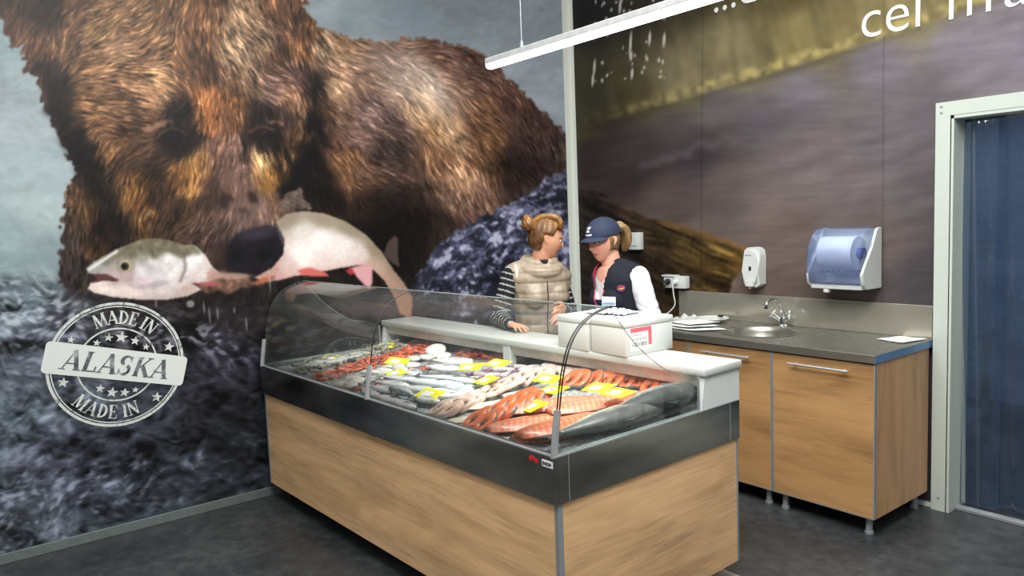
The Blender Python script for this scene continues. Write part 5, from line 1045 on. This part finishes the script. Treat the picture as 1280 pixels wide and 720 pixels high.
def build_body(J, TF, HF, cc, hs=1.):
    bm = B(); T = torso_nodes(J, TF)
    for a, b in zip(T, T[1:]): hull(bm, a, b)
    for s in (-1, 1): sphere(bm, J['pelvis'].lerp(J['neck'], .62)+TF @ Vector((s*.068, .082, .0)), (.06, .055, .058), 14, 10)
    cap(bm, J['neck']+Vector((0, 0, -.03)), .060, J['head']+HF @ Vector((0, -.02, -.055)), .052)
    head_shape(bm, J['head'], HF, hs)
    for k in 'RL':
        sh, el, wr = J[k+'sh'], J[k+'el'], J[k+'wr']; chain(bm, [J['neck'].lerp(sh, .45), sh, sh.lerp(el, .35), el, el.lerp(wr, .3), wr], [.055, .052, .046, .036, .037, .025])
        h = J[k+'hand']; hand_shape(bm, wr, *h)
    for s in (-1, 1):
        hip = J['pelvis']+TF @ Vector((s*.085, 0, -.03)); kn = Vector((hip.x, hip.y, .48))+TF @ Vector((s*.01, .03, 0)); an = Vector((hip.x, hip.y, .09))+TF @ Vector((s*.02, 0, 0))
        chain(bm, [hip, hip.lerp(kn, .4), kn, kn.lerp(an, .3), an], [.092, .080, .055, .054, .036]); cap(bm, an+Vector((0, 0, -.05)), .038, an+TF @ Vector((0, .15, -.06)), .028)
    me = remeshed(bm, .0052, 2, .4); IH = HF.transposed(); hc = np.array(J['head']); A = np.array(IH)
    def pf(P):
        c = np.tile(np.array(cc['skin'], float), (len(P), 1)); q = (P-hc) @ A.T/hs; x, y, z = q.T
        def mix(m, col): c[:] = c*(1-m[:, None])+np.array(col)*m[:, None]
        front = np.clip((y-.03)/.02, 0, 1); g = lambda cx, cz, sx, sz: np.exp(-((np.abs(x)-cx)/sx)**2-((z-cz)/sz)**2)*front
        mix(np.clip(g(.038, -.028, .02, .02), 0, 1)*.35, cc['cheek']); mix(np.clip(g(0, -.030, .012, .012), 0, 1)*.25, cc['cheek'])
        mix(np.clip(g(.0, -.058, .022, .0085)*1.6, 0, 1)*.75, cc['lips']); mix(np.clip(g(0, -.059, .02, .0018)*1.2, 0, 1)*.6, (90, 44, 40))
        mix(np.clip(g(.030, .005, .015, .0085), 0, 1)*.45, (140, 96, 80)); mix(np.clip(g(.032, .022, .017, .004)*1.5, 0, 1)*.75, cc['brow'])
        nb = np.clip((-.085-z)/.03, 0, 1)*np.clip((.05-y)/.05, 0, 1)*(z > -.2); mix(nb*.25, (168, 112, 90))
        return c
    paint(me, pf); o = link('body', me, SKIN, None, True); return o
def eyes(par, J, HF, hs=1.):
    for s in (-1, 1):
        c = J['head']+HF @ (Vector((s*.030, .0755, .005))*hs); bm = B(); sphere(bm, c, .0098*hs, 14, 10); e_ = obj('eye', bm, plain('eye_white', (214, 206, 200), .2) if 'eye_white' not in bpy.data.materials else bpy.data.materials['eye_white'], par, True)
        bm = B(); sphere(bm, c+HF @ Vector((0, .0075*hs, -.002)), (.005*hs,)*3, 10, 8); obj('iris', bm, bpy.data.materials.get('iris') or plain('iris', (52, 44, 40), .2), e_, True)
        bm = B(); pts = [c+HF @ Vector((.0125*math.cos(a)*hs, .0065*hs, (.0065*math.sin(a)+.0005)*hs)) for a in [PI*k/8 for k in range(9)]]; tube(bm, pts, .0022*hs, 6); obj('eyelid', bm, bpy.data.materials.get('eyelid') or plain('eyelid', (150, 100, 82), .5), e_, True)
def sleeve(name, J, k, r, mat, fn, par, t_end=.97, extra=0):
    sh, el, wr = J[k+'sh'], J[k+'el'], J[k+'wr']; bm = B(); w2_ = el.lerp(wr, t_end)
    chain(bm, [J['neck'].lerp(sh, .62), sh, sh.lerp(el, .4), el, el.lerp(wr, .4), w2_], [r[0]*.95, r[0], r[1], r[2], r[3], r[4]])
    me = remeshed(bm, .006, 3)
    ax = [np.array(sh), np.array(el), np.array(wr)]
    for v in me.vertices:  # soft folds near the elbow
        d_ = (v.co-el).length; v.co += v.normal*.004*math.exp(-(d_/.12)**2)*math.sin(v.co.z*160+v.co.x*60)+v.normal*.0025*mn.noise(v.co*22)
    def pf(P):
        L1 = np.linalg.norm(ax[1]-ax[0]); L2 = np.linalg.norm(ax[2]-ax[1]); u1 = (ax[1]-ax[0])/L1; u2 = (ax[2]-ax[1])/L2
        a1 = (P-ax[0]) @ u1; a2 = L1+(P-ax[1]) @ u2; d1 = np.linalg.norm(P-ax[0]-np.clip(a1, 0, L1)[:, None]*u1, axis=1); d2 = np.linalg.norm(P-ax[1]-np.clip(a2-L1, 0, L2)[:, None]*u2, axis=1)
        return fn(np.where(d1 < d2, a1, a2), P)
    paint(me, pf); return link(name, me, mat, par, True)
CLOTH = vcol('cloth', rough=.85, spec=.2, nsc=260, namt=.14, bump=.2); NYLON = vcol('quilted_nylon', rough=.42, spec=.45, nsc=40, namt=.12, bump=.15)
def lower(par, J, TF, col, shoe):
    bm = B(); hull(bm, (J['pelvis']+Vector((0, 0, .03)), (.172, .125, .06), TF), (J['pelvis']+Vector((0, 0, -.06)), (.178, .128, .07), TF))
    for s in (-1, 1):
        hip = J['pelvis']+TF @ Vector((s*.085, 0, -.05)); kn = Vector((hip.x, hip.y, .48))+TF @ Vector((s*.01, .03, 0)); an = Vector((hip.x, hip.y, .07))+TF @ Vector((s*.02, 0, 0)); chain(bm, [hip, hip.lerp(kn, .4), kn, an], [.100, .090, .066, .052])
    me = remeshed(bm, .009, 3); paint(me, lambda P: np.tile(np.array(col, float), (len(P), 1))); link('trousers', me, CLOTH, par, True)
    for s in (-1, 1):
        hip = J['pelvis']+TF @ Vector((s*.085, 0, -.05)); an = Vector((hip.x, hip.y, .045))+TF @ Vector((s*.02, 0, 0)); bm = B(); hull(bm, (an+TF @ Vector((0, -.03, 0)), (.042, .045, .043), TF), (an+TF @ Vector((0, .14, -.012)), (.042, .06, .030), TF)); obj('shoe', bm, plain('shoe_'+str(shoe[0]), shoe, .5), par, True)
def vest_shell(J, TF, g, voxel=.0065, armr=.078, drop=.0, collar=None, keep=None):
    T = torso_nodes(J, TF, g); bm = B()
    for a, b in zip(T, T[1:]): hull(bm, a, b)
    low = J['pelvis']+Vector((0, 0, -.02)); hull(bm, T[0], (low, (.168+g, .118+g, .06), TF))
    for s in (-1, 1): sphere(bm, J['pelvis'].lerp(J['neck'], .62)+TF @ Vector((s*.066, .080, .0)), (.06+g*.8, .055+g*.8, .058+g*.8), 14, 10)
    for k in 'RL': cap(bm, J['neck'].lerp(J[k+'sh'], .3), .058+g*.6, J['neck'].lerp(J[k+'sh'], .86)+Vector((0, 0, .002)), .052+g*.7)
    if collar: collar(bm)
    return remeshed(bm, voxel, 4)
def hair_cap(J, HF, hs, grow, face, mat, par, colfn, rough=.0016):
    """head-shaped shell; face(d) -> True where the skin must show"""
    bm = B(); nu, nv = 72, 48; rows = []
    for i in range(nv+1):
        th = PI*i/nv; row = []
        for j in range(nu if 0 < i < nv else 1):
            ph = 2*PI*j/nu; d = Vector((math.sin(th)*math.cos(ph), math.sin(th)*math.sin(ph), math.cos(th))); x, y, z = d.x*.074, d.y*.094, d.z*.115
            if z < 0: t_ = -z/.115; x *= 1-.3*t_; y *= 1-.3*t_
            f = face(Vector((x, y, z))); k = grow(Vector((x, y, z))) if not f else -.02
            k += rough*(math.sin(ph*34+z*50)+math.sin(ph*57+2))*(not f); row.append(bm.verts.new(J['head']+HF @ ((Vector((x, y, z))+d*k)*hs)))
        rows.append(row)
    for a_, b_ in zip(rows, rows[1:]):
        for k in range(nu): bm.faces.new(([a_[0]] if len(a_) == 1 else [a_[k], a_[(k+1) % nu]])+([b_[0]] if len(b_) == 1 else [b_[(k+1) % nu], b_[k]]))
    me = bpy.data.meshes.new('hair'); bmesh.ops.recalc_face_normals(bm, faces=bm.faces); bm.to_mesh(me); bm.free(); paint(me, colfn); return link('hair', me, mat, par, True)
HAIR = vcol('hair_strands', rough=.42, spec=.5, nsc=90, namt=.35, bump=.35)
def locks(par, J, HF, hs, specs, cols, n=7, name='hair_bun'):
    bm = B()
    for P, R in specs: tube(bm, smoothp([tuple(J['head']+HF @ (Vector(p)*hs)) for p in P], 4), [r*hs for r in [q[0] for q in smoothp([(x,) for x in R], 4)]], 12)
    me = bpy.data.meshes.new(name); bmesh.ops.recalc_face_normals(bm, faces=bm.faces); bm.to_mesh(me); bm.free(); H0 = np.array(J['head']); A = np.array(HF.transposed())
    paint(me, lambda P: hair_col(((P-H0) @ A.T)/hs, cols)); return link(name, me, HAIR, par, True)
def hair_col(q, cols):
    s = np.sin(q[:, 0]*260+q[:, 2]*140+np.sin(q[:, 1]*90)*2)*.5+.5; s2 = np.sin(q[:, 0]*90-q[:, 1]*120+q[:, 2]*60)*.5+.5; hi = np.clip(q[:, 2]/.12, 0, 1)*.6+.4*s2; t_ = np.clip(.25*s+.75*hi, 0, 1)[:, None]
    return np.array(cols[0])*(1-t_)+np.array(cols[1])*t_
V = Vector
def tow(F, r, f, u): return F @ V((r, f, u))
# ---------------- woman in the beige quilted vest
yawT = math.atan2(-.97, .10)      # torso forward direction (.97, .10) in the ground plane
def yaw_of(x, y): return math.atan2(-x, y)
TF1 = frame(yaw_of(.93, -.36)); HF1 = frame(yaw_of(.50, .86), -.20, 0)
J1 = dict(pelvis=V((.985, -1.21, .86)), neck=V((1.005, -1.235, 1.325)), head=V((1.052, -1.215, 1.478)))
J1['Rsh'] = V((.925, -1.385, 1.272)); J1['Lsh'] = V((1.03, -1.125, 1.266))
J1['Rel'] = V((.905, -1.475, 1.035)); J1['Rwr'] = V((1.085, -1.540, 1.018)); J1['Rhand'] = ((.93, -.08, -.05), (0, -.1, -1), (-.1, .95, 0), .22, .1)
J1['Lel'] = V((1.125, -1.11, 1.01)); J1['Lwr'] = V((1.265, -1.27, 1.075)); J1['Lhand'] = ((.30, -.85, .05), (-.75, .1, -.55), (.0, .2, .95), .45, .1)
C1 = dict(skin=(206, 152, 122), cheek=(206, 120, 100), lips=(176, 92, 84), brow=(120, 84, 56))
p1 = build_body(J1, TF1, HF1, C1, .98); p1.name = 'person'; tag(p1, 'woman in a beige quilted vest and striped sleeves, face turned to the right', 'person'); eyes(p1, J1, HF1, .98)
lower(p1, J1, TF1, (44, 46, 58), (30, 30, 32))
def stripes(a, P):
    ph = (a % .034)/.034; m = ((ph > .80)).astype(float)[:, None]; return np.array((30, 31, 38))*(1-m)+np.array((176, 174, 170))*m
for k in 'RL': sleeve('striped_sleeve', J1, k, (.066, .058, .050, .046, .036), CLOTH, stripes, p1)
def collar1(bm):
    c = J1['neck']; R = [];  P = []
    for k in range(15):
        a = math.radians(115+310*k/14); q = c+tow(TF1, math.cos(a)*.088, math.sin(a)*.082-.004, .030+.014*math.sin(a+PI)); P.append(q); R.append(.026)
    chain(bm, P, R)
    P2 = []
    for k in range(19):
        a = math.radians(95+350*k/18); P2.append(c+tow(TF1, math.cos(a)*.112, math.sin(a)*.104+.012, -.006-.030*max(0, math.sin(a))))
    chain(bm, P2, [.028]*19)
mv = vest_shell(J1, TF1, .026, collar=collar1)
mv.calc_loop_triangles()
for v in mv.vertices:
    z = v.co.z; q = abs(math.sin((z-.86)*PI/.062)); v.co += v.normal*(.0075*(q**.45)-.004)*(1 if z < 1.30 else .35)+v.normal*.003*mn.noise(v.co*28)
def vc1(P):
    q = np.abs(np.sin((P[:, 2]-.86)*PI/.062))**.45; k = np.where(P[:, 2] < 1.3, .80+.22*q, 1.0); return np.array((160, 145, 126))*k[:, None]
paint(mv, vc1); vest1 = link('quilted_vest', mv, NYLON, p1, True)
def bvh(o): me = o.data; return BVHTree.FromPolygons([v.co for v in me.vertices], [tuple(p.vertices) for p in me.polygons])
T1 = bvh(vest1)
def onto(T, p, dirn, lift=.003, far=.4):
    d = V(dirn).normalized(); h = T.ray_cast(V(p)+d*far, -d, far*2); return (h[0]+d*lift, h[1]) if h[0] is not None else (V(p), d)
bm = B(); chain(bm, [J1['neck']+tow(TF1, math.cos(a)*.066, math.sin(a)*.062+.012, .022) for a in [math.radians(10+16*k) for k in range(11)]], [.018]*11); sc1 = remeshed(bm, .006, 2); paint(sc1, lambda P: np.tile(np.array((40, 36, 36.)), (len(P), 1))); link('dark_neckline', sc1, CLOTH, p1, True)
bm = B(); f1 = TF1 @ V((0, 1, 0)); tube(bm, [onto(T1, V((J1['neck'].x, J1['neck'].y, z))+tow(TF1, .0, 0, 0), f1, .001)[0] for z in [1.24-.03*k for k in range(13)]], .0035, 6); obj('zipper', bm, plain('dark_zipper', (70, 62, 56), .4, metal=.5), p1, True)
for k in 'RL':
    c = J1['neck'].lerp(J1[k+'sh'], .90)+V((0, 0, -.012)); ax = (J1[k+'sh']-J1['neck']); ax.z = 0; ax.normalize(); a = V((0, 0, 1)); b = ax.cross(a); bm = B()
    tube(bm, [c+a*(.078*math.cos(t_))+b*(.074*math.sin(t_)) for t_ in [2*PI*i/24 for i in range(25)]], .010, 8); obj('armhole_trim', bm, plain('cream_trim', (206, 198, 178), .6), p1, True)
face1 = lambda p: (p.y > .026+.25*max(0, p.z-.03) and p.z < .070) or (p.z < .024 and p.y > -.030) or p.z < -.062
hc1 = ((62, 36, 20), (176, 126, 66))
H0 = np.array(J1['head']); A0 = np.array(HF1.transposed())
hair_cap(J1, HF1, .98, lambda p: .014+.016*max(0, p.z/.11)+.006*(p.y < -.02), face1, HAIR, p1, lambda P: hair_col(((P-H0) @ A0.T), hc1), .0022)
rh = random.Random(2); sp_ = []
for k in range(9):
    a = 2*PI*k/9; sp_.append(([(.035*math.cos(a), -.085+.02*math.sin(a), .055), (.045*math.cos(a+.6), -.125, .075+.03*math.sin(a+.6)), (.03*math.cos(a+1.4), -.150, .082+.030*math.sin(a+1.4)), (.01*math.cos(a+2.4), -.142, .080+.02*math.sin(a+2.4))], [.016, .018, .015, .006]))
for k in range(7):
    x = -.06+.02*k; sp_.append(([(x, .078-abs(x)*.3, .075), (x*.95, .05, .122), (x*.8, .0, .142), (x*.5, -.06, .125), (x*.3, -.10, .09)], [.010, .018, .019, .018, .012]))
locks(p1, J1, HF1, .98, sp_, hc1)
# ---------------- woman in the navy cap
TF2 = frame(yaw_of(-.20, -.97)); HF2 = frame(yaw_of(-.10, -.98), -.14, .05)
J2 = dict(pelvis=V((1.53, -1.03, .86)), neck=V((1.475, -1.095, 1.315)), head=V((1.452, -1.140, 1.462)))
J2['Lsh'] = V((1.645, -1.085, 1.265)); J2['Rsh'] = V((1.345, -1.045, 1.262))
J2['Lel'] = V((1.735, -1.065, 1.01)); J2['Lwr'] = V((1.62, -1.25, .99)); J2['Lhand'] = ((-.5, -.8, .0), (-.3, .2, -.9), (-.8, .5, .2), .4, .1)
J2['Rel'] = V((1.385, -1.04, 1.00)); J2['Rwr'] = V((1.36, -1.29, 1.04)); J2['Rhand'] = ((-.15, -.95, .12), (-.3, -.1, -.9), (-.9, .15, .3), .45, .1)
C2 = dict(skin=(212, 156, 134), cheek=(214, 116, 104), lips=(180, 92, 90), brow=(118, 86, 62))
p2 = build_body(J2, TF2, HF2, C2, .98); p2.name = 'person'; tag(p2, 'woman in a navy cap and dark vest over a white long-sleeved top, looking down', 'person'); eyes(p2, J2, HF2, .98)
lower(p2, J2, TF2, (34, 38, 52), (226, 226, 226))
for k in 'RL': sleeve('white_sleeve', J2, k, (.066, .060, .052, .046, .036), CLOTH, lambda a, P: np.tile(np.array((222, 222, 228.)), (len(P), 1)), p2)
ms = vest_shell(J2, TF2, .008); f2 = TF2 @ V((0, 1, 0)); r2v = TF2 @ V((1, 0, 0)); N2 = np.array(J2['neck'])
paint(ms, lambda P: np.where(P[:, 2:3]+np.abs((P-N2) @ np.array(r2v)+.012)[:, None]*-.5 > 1.238, np.array((206, 150, 128.)), np.where((P[:, 2:3] > 1.145), np.array((222, 220, 222.)), np.array((34, 44, 84.))))); TU = bvh(link('undershirt', ms, CLOTH, p2, True))
def collar2(bm):
    c = J2['neck']; P = []
    for k in range(13):
        a = math.radians(140+260*k/12); P.append(c+tow(TF2, math.cos(a)*.078, math.sin(a)*.070, .012+.014*math.sin(a+PI)))
    chain(bm, P, [.018]*13)
mv = vest_shell(J2, TF2, .022, collar=collar2)
bm = B(); bm.from_mesh(mv); N2v = J2['neck']
def openw(z): return .026+.030*max(0, min(1, (z-1.12)/.16))
dele = [f for f in bm.faces if (f.calc_center_median()-N2v).dot(f2) > .03 and abs((f.calc_center_median()-N2v).dot(r2v)+.012) < openw(f.calc_center_median().z)]
bmesh.ops.delete(bm, geom=dele, context='FACES'); bm.to_mesh(mv); bm.free()
def vc2(P):
    d = P-N2; x = np.abs(d @ np.array(r2v)+.012); f = d @ np.array(f2); w_ = .026+.030*np.clip((P[:, 2]-1.12)/.16, 0, 1); c = np.tile(np.array((30, 33, 42.)), (len(P), 1)); pk = (f > .0)*(x < w_+.008+.020*(P[:, 2] > 1.27)); c[pk] = (214, 62, 104)
    side = (d @ np.array(r2v)+.012) < 0; c[pk*(side)*(P[:, 2] > 1.2)] = (30, 33, 42); return c
paint(mv, vc2); vest2 = link('dark_vest', mv, CLOTH, p2, True); T2 = bvh(vest2)
def disc_on(T, p, d, rx, ry, name, mat, par, lift=.003, upv=V((0, 0, 1)), shape=None):
    c, n = onto(T, p, d, lift); n = n.normalized(); u = (upv-n*upv.dot(n)).normalized(); s = u.cross(n); bm = B(); sh = shape or [(math.cos(2*PI*k/24)*rx, math.sin(2*PI*k/24)*ry) for k in range(24)]
    prism(bm, sh, lambda q, a: tuple(c+s*q[0]+u*q[1]+n*a), 0, .001); return obj(name, bm, mat, par), c, n, s, u
L2 = TF2 @ V((-1, 0, 0)); emd = (f2*.95-r2v*.3)
pe = J2['neck']-r2v*.138+V((0, 0, -.100)); _, c_, n_, s_, u_ = disc_on(T2, pe, emd, .024, .020, 'chest_emblem', plain('emblem_purple', (104, 44, 96), .5), p2)
for q, col, nm in ((.006, (214, 60, 60), 'emblem_red'), (-.004, (226, 190, 90), 'emblem_gold')):
    bm = B(); prism(bm, [(-.022, q-.002), (0, q+.004), (.024, q+.010), (.012, q+.001), (.0, q-.003)], lambda p, a: tuple(c_+s_*p[0]+u_*p[1]+n_*a), .0012, .0018); obj('chest_emblem', bm, plain(nm, col, .5), p2)
pb = J2['neck']-r2v*.088+V((0, 0, -.168)); bd, c_, n_, s_, u_ = disc_on(T2, pb, emd, 1, 1, 'name_badge', M['paper'], p2, .012, shape=[(-.040, -.024), (.040, -.024), (.040, .024), (-.040, .024)])
bm = B(); prism(bm, [(-.036, -.020), (.036, -.020), (.036, -.006), (-.036, -.006)], lambda p, a: tuple(c_+s_*p[0]+u_*p[1]+n_*a), .0012, .0016); obj('blue_stripe', bm, plain('badge_blue', (120, 160, 190), .5), bd)
# cap
NAVY = plain('navy_cotton', (32, 42, 66), .8, var=.08, sc=200, bump=.2)
bm = B(); nu, nv = 48, 16; rows = []; capF = HF2; cc_ = J2['head']
def cp_(x, y, z): return cc_+capF @ (V((x, y, z))*.98)
for i in range(nv+1):
    th = (PI/2+.10)*i/nv; row = []
    for j in range(nu if i else 1):
        ph = 2*PI*j/nu; row.append(bm.verts.new(cp_(math.sin(th)*math.cos(ph)*.088, math.sin(th)*math.sin(ph)*.108-.003, .046+math.cos(th)*.094)))
    rows.append(row)
for a_, b_ in zip(rows, rows[1:]):
    for k in range(nu): bm.faces.new(([a_[0]] if len(a_) == 1 else [a_[k], a_[(k+1) % nu]])+[b_[(k+1) % nu], b_[k]])
capo = obj('cap', bm, NAVY, p2, True, 180)
bm = B(); g = []
for i in range(17):
    a = PI*(.08+.84*i/16); r_ = []
    for j in range(7):
        t_ = j/6; x = .086*math.cos(a)*(1+.02*t_); y = .100*math.sin(a)+t_*.066*math.sin(a)**.6; z = .044-.016*t_*1.0-.014*(math.cos(a)**2)*1.2; r_.append(bm.verts.new(cp_(x, y, z)))
    g.append(r_)
for A_, B_ in zip(g, g[1:]):
    for j in range(6): bm.faces.new((A_[j], A_[j+1], B_[j+1], B_[j]))
bo = obj('bill', bm, NAVY, capo, True, 180); sm = bo.modifiers.new('t', 'SOLIDIFY'); sm.thickness = .004
bm = B(); sphere(bm, cp_(0, -.003, .137), .006, 10, 6); obj('button', bm, NAVY, capo, True)
TC = BVHTree.FromPolygons([v.co for v in capo.data.vertices], [tuple(p.vertices) for p in capo.data.polygons])
def capmark(pts, name):
    bm = B(); d = capF @ V((0, 1, .35)).normalized(); vs = []
    for x, z in pts:
        x = -x; h = TC.ray_cast(cp_(x, .3, z), -(capF @ V((0, 1, 0))), .5); vs.append(bm.verts.new((h[0] if h[0] is not None else cp_(x, .105, z))+(capF @ V((0, .0018, .0006)))))
    bm.faces.new(vs); obj(name, bm, M['paper'], capo)
capmark([(-.014, .096), (.012, .100), (.016, .092), (-.002, .078), (.014, .076), (.012, .070), (-.016, .070), (-.014, .077), (.002, .092), (-.012, .090)], 'cap_logo')
for k in range(5): x = -.028+k*.0115; capmark([(x, .060), (x+.0085, .060), (x+.0085, .052), (x+.005, .049), (x, .052)], 'cap_logo')
face2 = lambda p: (p.y > .020 and p.z < .05) or (p.z < -.05 and p.y > -.03) or p.z < -.075
hc2 = ((104, 74, 44), (206, 172, 118))
H1 = np.array(J2['head']); A1 = np.array(HF2.transposed())
hair_cap(J2, HF2, .98, lambda p: .006, face2, HAIR, p2, lambda P: hair_col(((P-H1) @ A1.T), hc2), .0012)
locks(p2, J2, HF2, .98, [([(dx*.5, -.098, .062+dz), (dx, -.135, .062+dz), (dx*1.3, -.160, .020), (dx*1.2, -.155, -.04), (dx*.5, -.135, -.085)], [.012, .020, .022, .017, .004]) for dx, dz in ((-.018, 0), (0, .012), (.018, 0), (.008, -.012), (-.008, -.01))], hc2, name='ponytail')

# ---------------------------------------------------------------- light
w = bpy.data.worlds.new('hall'); scene.world = w; w.use_nodes = True; nt = w.node_tree; bg = nt.nodes['Background']
tc = nt.nodes.new('ShaderNodeTexCoord'); sp = nt.nodes.new('ShaderNodeSeparateXYZ'); rp = nt.nodes.new('ShaderNodeValToRGB')
nt.links.new(tc.outputs['Generated'], sp.inputs[0]); nt.links.new(sp.outputs['Z'], rp.inputs[0]); nt.links.new(rp.outputs[0], bg.inputs[0])
e = rp.color_ramp.elements; e[0].position = 0; e[0].color = (.05, .055, .06, 1); e[1].position = 1; e[1].color = (1, 1, 1, 1)
for p, c in ((.02, (.13, .135, .14, 1)), (.28, (.32, .34, .36, 1)), (.45, (.8, .82, .82, 1))): x = e.new(p); x.color = c
bg.inputs[1].default_value = .95
def area(name, loc, size, sy, e_, rot=(0, 0, 0), c=(1, 1, .98)):
    l = bpy.data.lights.new(name, 'AREA'); l.shape = 'RECTANGLE'; l.size = size; l.size_y = sy; l.energy = e_; l.color = c
    o = bpy.data.objects.new(name, l); COL.objects.link(o); o.location = loc; o.rotation_euler = rot
area('hall_and_fill_light', (3.0, -1.4, 3.5), 2.6, .25, 45)
area('hall_and_fill_light', (3.6, -3.6, 3.6), 3.6, .25, 60)
area('hall_and_fill_light', (2.2, -2.4, 3.4), 1.5, 1.5, 30)
area('pendant_light', (2.35, -2.0, 2.27), 1.45, .05, 17)
area('store_light', (3.2, 1.4, 2.8), 1.2, .6, 26, c=(.85, .92, 1))

d_ = Vector((0, -2.4, 1.2))-Vector((3.6, -3.0, 3.5)); area('hall_and_fill_light', (3.6, -3.0, 3.5), 2.4, .5, 95, rot=d_.to_track_quat('-Z', 'Y').to_euler())  # added fill lamp, aimed at the bear wall to brighten it
